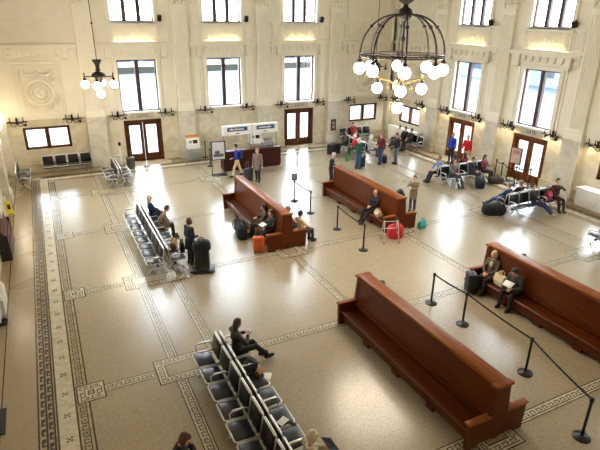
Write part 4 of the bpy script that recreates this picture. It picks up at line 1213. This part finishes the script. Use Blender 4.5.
    if collar:
        m = MB(); cm = pm('cloth_%d_%d_%d' % collar, collar, .8, var=.06, scale=14)
        m.tube([neck + Rl @ V((.055 * math.cos(t) + .01, .058 * math.sin(t), .012 * math.cos(t) + .0)) for t in [2 * PI * i / 14 for i in range(14)]], .022, 8, 0, True)
        m.ell(T(.105, 0, .36), (.03, .055, .11), 0, Rl, 10, 8); m.build('scarf', cm, jk)
    # shoes
    for s in (1, -1):
        m = MB(); a = an[s]
        pitch = 0.0
        if sit and hasattr(ext, '__len__') is False and ext > .3: pitch = -18
        rt = Matrix.Rotation(R(pitch), 3, 'Y')
        def fn(p):
            p.z = max(p.z, -.045); return p
        m.ell(V((a.x, a.y, a.z)) + rt @ V((.055, 0, -.035)), (.145, .050, .062), 0, rt, 16, 10, fn)
        m.cone(a + V((-.02, 0, -.02)), a + V((-.005, 0, .045)), .050, .048, 12)
        m.build('shoe', shm, root)
    # hair
    if style != 'none':
        def hf(p):
            q = V(p)
            if style == 'bald':
                if q.z > .035 * h or q.x > .02: q = q * .80
            else:
                if q.x > .045 * h and q.z < .055 * h: q = q * .80
                if q.z < (-.045 if style == 'short' else -.08) * h and q.x > -.02: q = q * .82
            return q
        m = MB(); m.ell(headc + HR @ V((-.010, 0, .014)) * h, (.108 * h, .090 * h, .122 * h), 0, HR, 22, 16, hf)
        if style == 'long':
            m.ell(headc + HR @ V((-.055, 0, -.09)) * h, (.060 * h, .086 * h, .155 * h), 0, HR, 14, 10)
            for s in (1, -1): m.ell(headc + HR @ V((-.040, s * .076, -.07)) * h, (.034 * h, .022 * h, .12 * h), 0, HR, 10, 8)
        if style == 'bob':
            m.ell(headc + HR @ V((-.045, 0, -.03)) * h, (.070 * h, .098 * h, .11 * h), 0, HR, 14, 10)
            for s in (1, -1): m.ell(headc + HR @ V((0, s * .080, -.03)) * h, (.050 * h, .022 * h, .08 * h), 0, HR, 10, 8)
        m.build('hair', hrm, root)
    if hat:
        m = MB(); hm = pm('cloth_%d_%d_%d' % hat, hat, .85, var=.06)
        m.ell(headc + HR @ V((-.008, 0, .055)) * h, (.112 * h, .096 * h, .10 * h), 0, HR, 18, 12, lambda p: V((p.x, p.y, max(p.z, -.01))))
        m.tube([headc + HR @ V((-.008 + .108 * math.cos(t), .092 * math.sin(t), .05)) * h for t in [2 * PI * i / 20 for i in range(20)]], .018, 8, 0, True)
        m.ell(headc + HR @ V((-.02, 0, .165)) * h, .03, nu=8, nv=6)
        m.build('hat', hm, root)
    root['_w'] = 0
    del root['_w']
    return root, dict(wr=wr, T=T, headc=headc)
def worn_pack(pr, rgb):
    """A rucksack strapped to a person moves with the person."""
    root, d = pr
    m = MB(); c = d['T'](-.20, 0, .27); m.rbox(c, (.17, .30, .44), .07, seg=3); o = m.build('rucksack', pm('bag_%d_%d_%d' % rgb, rgb, .75), root)
    return pr
# -- walking and standing
worn_pack(person('walking person in a bright blue jacket and beige trousers by the poster stand', (8.46, -5.12), 168, legs=.26, top=(34, 48, 150), bottom=(206, 184, 142), hair=(46, 34, 28), shoes=(60, 48, 40), arms=('hold', 'down'), lean=4), (38, 48, 128))
person('person in a long grey patterned coat walking with a navy suitcase near the counter', (9.12, -6.28), 230, top=(126, 112, 104), bottom=(40, 34, 34), hair=(150, 128, 100), style='bob', coat=True, arms=('down', 'down'), legs=.10)
person('white haired person in black standing behind the far end of the walker bench', (12.05, -8.55), 320, top=(30, 30, 34), bottom=(34, 36, 42), hair=(206, 200, 194), arms=('hold', 'hold'), lean=6, nod=10)
person('person in a camouflage patterned tan top standing beside the walker bench', (13.62, -12.95), 215, h=.93, top=(140, 122, 96), bottom=(66, 62, 96), hair=(70, 52, 40), arms=('fold', 'face'), coat=True)
person('person in a dark jacket standing with the luggage trolley by the middle seats', (3.62, -13.92), 20, h=.97, top=(34, 36, 48), bottom=(28, 30, 44), hair=(96, 50, 40), style='bob', arms=('down', 'hold'), coat=True, turn=10)
person('white haired person in a green jacket and jeans standing by the far corner seats', (14.95, -6.45), 30, top=(34, 84, 66), bottom=(62, 92, 124), hair=(228, 222, 216), style='bob', arms=('hold', 'down'))
person('person in a maroon shirt and blue jeans standing at the far corner seats', (16.68, -6.1), 200, top=(104, 32, 46), bottom=(52, 72, 116), hair=(104, 52, 38), arms=('down', 'hold'), legs=.10, h=1.03)
person('person in a black jacket and grey jeans standing alone in the far right area', (17.5, -6.45), 165, top=(30, 30, 34), bottom=(96, 104, 112), hair=(58, 46, 42), arms=('hold', 'down'), h=1.04)
person('person in a royal blue jacket standing at the near gate door', (20.58, -7.55), 190, top=(28, 62, 184), bottom=(34, 34, 44), hair=(66, 42, 34), arms=('down', 'down'), h=1.02)
person('grey haired person in a red jacket standing at the near gate door', (20.85, -8.45), 200, top=(196, 28, 36), bottom=(212, 190, 162), hair=(150, 142, 134), arms=('down', 'hold'), h=1.03)
person('person in a black jacket and pale trousers at the left edge of the picture', (-1.98, -15.25), 0, top=(26, 26, 30), bottom=(196, 200, 206), hair=(30, 26, 24), arms=('down', 'down'))
# -- seated
def bench_sit(label, x, y, side, **k):
    f = 180 if side < 0 else 0
    return person(label, (x + side * .30, y), f + k.pop('df', 0), 'sit', seat=.42, **k)
bench_sit('bald person in black sitting on the walker bench with a leg stretched out', 11.80, -13.1, -1, top=(26, 26, 30), bottom=(32, 30, 34), hair=(190, 160, 140), style='bald', ext=(.30, .06), arms=('lap', 'lap'), df=10, nod=8, spread=.04)
bench_sit('dark haired person in an olive coat on the bench, farther of the seated couple', 7.05, -12.72, -1, top=(84, 70, 50), bottom=(38, 34, 32), hair=(48, 32, 28), style='long', coat=True, arms=('read', 'read'), df=-15, nod=14, h=.96)
bench_sit('person in a dark grey jacket holding paper on the bench, nearer of the seated couple', 7.05, -13.42, -1, top=(50, 52, 50), bottom=(40, 38, 40), hair=(96, 58, 42), arms=('read', 'lap'), nod=18, df=12)
bench_sit('grey haired person seated on the right side of the bench, seen over its back', 7.25, -13.35, 1, top=(150, 128, 112), bottom=(70, 66, 66), hair=(150, 128, 112), arms=('lap', 'lap'))
bench_sit('dark haired person in a cream jacket on the right side of the bench end', 7.42, -13.98, 1, top=(226, 212, 176), bottom=(54, 52, 56), hair=(34, 28, 26), arms=('lap', 'thigh'), df=12, nod=6)
bench_sit('dark haired person hidden behind the front bench, only the head top showing', 7.02, -19.65, 1, top=(50, 46, 50), bottom=(44, 46, 56), hair=(34, 28, 26), arms=('lap', 'lap'), h=1.05)
bench_sit('person hidden behind the long belt bench, only the dark hair showing', 11.76, -20.1, 1, top=(60, 60, 66), bottom=(44, 46, 56), hair=(36, 32, 34), arms=('lap', 'lap'), h=1.07)
bench_sit('older blond person in a brown coat sitting on the long belt bench', 11.76, -19.50, -1, top=(92, 76, 58), bottom=(36, 32, 30), hair=(204, 178, 144), style='bob', coat=True, arms=('lap', 'lap'), collar=(206, 196, 180), nod=10, df=10)
bench_sit('dark haired person in a grey green jacket bent over a book on the bench', 11.76, -20.48, -1, top=(66, 66, 58), bottom=(32, 30, 32), hair=(28, 24, 24), lean=14, nod=28, arms=('read', 'read'), df=8, spread=.05)
def tandem_sit(label, x, y, f, **k):
    return person(label, (x, y), f, 'sit', seat=.455, **k)
tandem_sit('long haired person in black trousers sitting at the far end of the front seats', 3.06, -19.72, 6, hips=.12, top=(60, 54, 52), bottom=(22, 22, 26), hair=(44, 28, 26), style='long', arms=('phone', 'phone'), ext=(.22, .30), nod=14, lean=-4, vox=.014, skin=2)
person('brown haired person in black at the bottom edge, left of the front seats', (1.06, -22.80), 320, h=.97, top=(32, 30, 32), bottom=(34, 34, 40), hair=(96, 54, 36), style='bob', arms=('read', 'read'), nod=26, lean=6, vox=.015)
tandem_sit('grey blond person at the bottom edge with a dark tablet', 3.08, -23.48, 0, hips=.12, top=(180, 166, 140), bottom=(60, 58, 60), hair=(206, 190, 160), style='short', arms=('read', 'read'), nod=10, vox=.015, collar=(226, 216, 200))
tandem_sit('blond person in a navy coat sitting at the far end of the middle seats', 3.0, -10.15, 0, hips=.14, top=(28, 34, 58), bottom=(36, 34, 42), hair=(196, 172, 128), style='bob', arms=('lap', 'lap'), coat=True)
tandem_sit('person in a tan coat leaning forward on the middle seats', 3.0, -11.35, -4, hips=.16, top=(124, 104, 84), bottom=(62, 34, 40), hair=(62, 40, 32), lean=26, nod=10, arms=('knee', 'knee'), coat=True)
# far corner
tandem_sit('person in red with a white hat sitting at the left of the far corner seats', 16.40, -4.15, 180, hips=.16, top=(196, 34, 46), bottom=(60, 78, 60), hair=(230, 226, 220), hat=(232, 228, 224), arms=('lap', 'lap'), lean=6, h=.97)
tandem_sit('person in a dark olive coat sitting behind the white hatted person', 16.40, -2.95, 180, hips=.14, top=(56, 62, 46), bottom=(48, 48, 48), hair=(60, 48, 38), arms=('lap', 'lap'))
tandem_sit('person in a red coat on the far corner seats, nearer of the two in red', 16.86, -2.95, 0, hips=.12, top=(178, 30, 40), bottom=(44, 44, 54), hair=(110, 70, 50), arms=('lap', 'lap'))
tandem_sit('person in a red coat against the back wall under the right low window', 18.15, -.72, -90, hips=.14, top=(170, 34, 40), bottom=(44, 44, 54), hair=(60, 40, 32), arms=('lap', 'lap'))
tandem_sit('white haired person on the right side of the far corner seats', 16.86, -4.75, 0, hips=.12, top=(196, 186, 176), bottom=(80, 84, 92), hair=(226, 220, 214), style='bob', arms=('lap', 'lap'))
tandem_sit('person in a white shirt by the right wall, farthest of three in a line', 20.48, -2.85, 180, hips=.14, top=(216, 206, 196), bottom=(60, 60, 68), hair=(50, 36, 30), arms=('lap', 'lap'))
tandem_sit('person in black by the right wall, middle of three in a line', 20.48, -3.45, 180, hips=.14, top=(26, 26, 30), bottom=(34, 34, 40), hair=(30, 26, 26), arms=('thigh', 'lap'))
tandem_sit('person in a dark brown jacket by the right wall, nearest of three in a line', 20.48, -4.05, 180, hips=.14, top=(58, 42, 40), bottom=(44, 40, 46), hair=(44, 32, 30), arms=('lap', 'lap'))
# near gate group
tandem_sit('person in a pale blue shirt sitting at the left end of the gate seats', 17.55, -10.05, 170, hips=.02, top=(108, 130, 168), bottom=(34, 36, 50), hair=(84, 66, 54), arms=('thigh', 'thigh'), ext=.12, lean=2)
tandem_sit('person in a grey jacket facing the benches on the gate seats', 17.85, -10.72, -100, hips=.10, top=(112, 110, 112), bottom=(56, 58, 66), hair=(60, 44, 38), arms=('lap', 'lap'), ext=.25)
tandem_sit('person in a brown coat facing the gate, sitting left of the one in maroon', 18.50, -10.12, 90, hips=.12, top=(92, 64, 54), bottom=(50, 46, 50), hair=(52, 36, 34), style='bob', arms=('lap', 'lap'))
tandem_sit('person in a maroon coat facing the gate on the gate seats', 19.15, -10.12, 90, hips=.12, top=(122, 34, 48), bottom=(44, 40, 44), hair=(80, 48, 40), style='long', arms=('lap', 'lap'))
tandem_sit('person in dark navy sitting above the round dark bag', 18.95, -10.78, -90, hips=.12, top=(40, 42, 62), bottom=(40, 42, 52), hair=(70, 50, 44), arms=('lap', 'lap'), nod=16)
tandem_sit('long haired person in dark red at the right end of the gate seats', 19.75, -10.76, -80, hips=.12, top=(110, 36, 50), bottom=(56, 44, 48), hair=(40, 28, 30), style='long', arms=('phone', 'phone'), nod=10)
# seats near the white cabinet
tandem_sit('grey haired person in blue denim at the left of the cabinet seats, facing away', 17.25, -14.78, 100, hips=.16, top=(48, 72, 112), bottom=(50, 72, 112), hair=(128, 120, 114), arms=('lap', 'lap'), ext=.34, lean=-16)
tandem_sit('grey haired person in a dark jacket facing away, second from the left', 17.95, -14.78, 90, hips=.14, top=(36, 36, 42), bottom=(40, 42, 50), hair=(140, 130, 122), arms=('lap', 'lap'), ext=.2, lean=-12)
tandem_sit('person in black and navy trousers stretching a leg out towards the open floor', 18.05, -15.26, -62, hips=.18, top=(36, 30, 34), bottom=(34, 42, 82), hair=(72, 56, 52), arms=('fold', 'lap'), ext=(.36, .40), lean=-18, shoes=(170, 150, 136))
tandem_sit('person in a dark brown jacket at the right end of the cabinet seats', 19.65, -15.20, -110, hips=.12, top=(70, 44, 44), bottom=(58, 34, 40), hair=(48, 34, 32), arms=('face', 'lap'), ext=.1)
tote('red bag on the seats left of the person with a hand to the face', (19.05, -15.35, .47), R(10), (156, 30, 44), .34, .24, .40)
# hand-held things
def held(label, name, cat, loc, size, rot, mat, mat2=None):
    r = thing(name, label, cat, loc); r.rotation_euler = [R(a) for a in rot]
    m = MB(); m.rbox((0, 0, 0), size, .004); m.build('body', mat, r)
    if mat2: m = MB(); m.box((0, 0, size[2] / 2 + .001), (size[0] * .88, size[1] * .88, .002)); m.build('screen', mat2, r)
    return r
PAPER = pm('paper_white', (232, 232, 230), .6, var=.02)
held('open white book held by the person bent over on the bench', 'book', 'book', (11.04, -20.52, .80), (.20, .28, .02), (0, -30, 8), PAPER)
held('white paper in the hands of the nearer of the bench couple', 'paper', 'paper', (6.40, -13.48, .80), (.21, .28, .006), (0, -20, 10), PAPER)
held('dark tablet in front of the grey blond person at the bottom edge', 'tablet', 'tablet', (3.56, -23.42, .84), (.24, .32, .012), (0, 28, 0), BLACKP, pm('phone_glass', (30, 34, 40), .1))
held('pale phone held by the long haired person on the front seats', 'phone', 'phone', (3.50, -19.70, .93), (.08, .15, .012), (0, 30, 0), pm('phone_pale', (190, 190, 196), .3))
CAMF, CAMD, YAW, PITCH, ROLL = 507.3955, 29.2275, 0.465781, 0.391823, 0.012677
# ------------------------------------------------------------------ light, camera
w = bpy.data.worlds.new('overcast'); SC.world = w; w.use_nodes = True
nt = w.node_tree; bg = nt.nodes['Background']
tc = nt.nodes.new('ShaderNodeTexCoord'); sp = nt.nodes.new('ShaderNodeSeparateXYZ'); cr = nt.nodes.new('ShaderNodeValToRGB')
cr.color_ramp.elements[0].position = 0.0; cr.color_ramp.elements[0].color = (.92, .96, 1, 1)
cr.color_ramp.elements[1].position = .7; cr.color_ramp.elements[1].color = (.88, .94, 1, 1)
nt.links.new(tc.outputs['Generated'], sp.inputs[0]); nt.links.new(sp.outputs[2], cr.inputs[0]); nt.links.new(cr.outputs[0], bg.inputs[0])
bg.inputs[1].default_value = 11.0
cam = bpy.data.cameras.new('camera'); co = bpy.data.objects.new('camera', cam); COL.objects.link(co)
cam.sensor_width = 36.0; cam.sensor_fit = 'HORIZONTAL'; cam.lens = CAMF / 600 * 36.0
cam.clip_end = 500; cam.clip_start = .05
f = Vector((math.sin(YAW) * math.cos(PITCH), math.cos(YAW) * math.cos(PITCH), -math.sin(PITCH)))
r = Vector((math.cos(YAW), -math.sin(YAW), 0)); u = r.cross(f)
c_, s_ = math.cos(ROLL), math.sin(ROLL)
r2 = r * c_ + u * s_; u2 = -r * s_ + u * c_
M = Matrix((( r2.x, u2.x, -f.x, 0), (r2.y, u2.y, -f.y, -CAMD), (r2.z, u2.z, -f.z, 7.8), (0, 0, 0, 1)))
co.matrix_world = M
SC.camera = co
vs = SC.view_settings; vs.view_transform = 'Standard'; vs.look = 'None'; vs.gamma = 1.0; vs.use_curve_mapping = False; vs.exposure = 1.32
SC.cycles.max_bounces = 8; SC.cycles.diffuse_bounces = 5; SC.cycles.glossy_bounces = 4; SC.cycles.transparent_max_bounces = 12
SC.cycles.sample_clamp_indirect = 8.0; SC.cycles.use_denoising = True
SC.cycles.caustics_reflective = False; SC.cycles.caustics_refractive = False
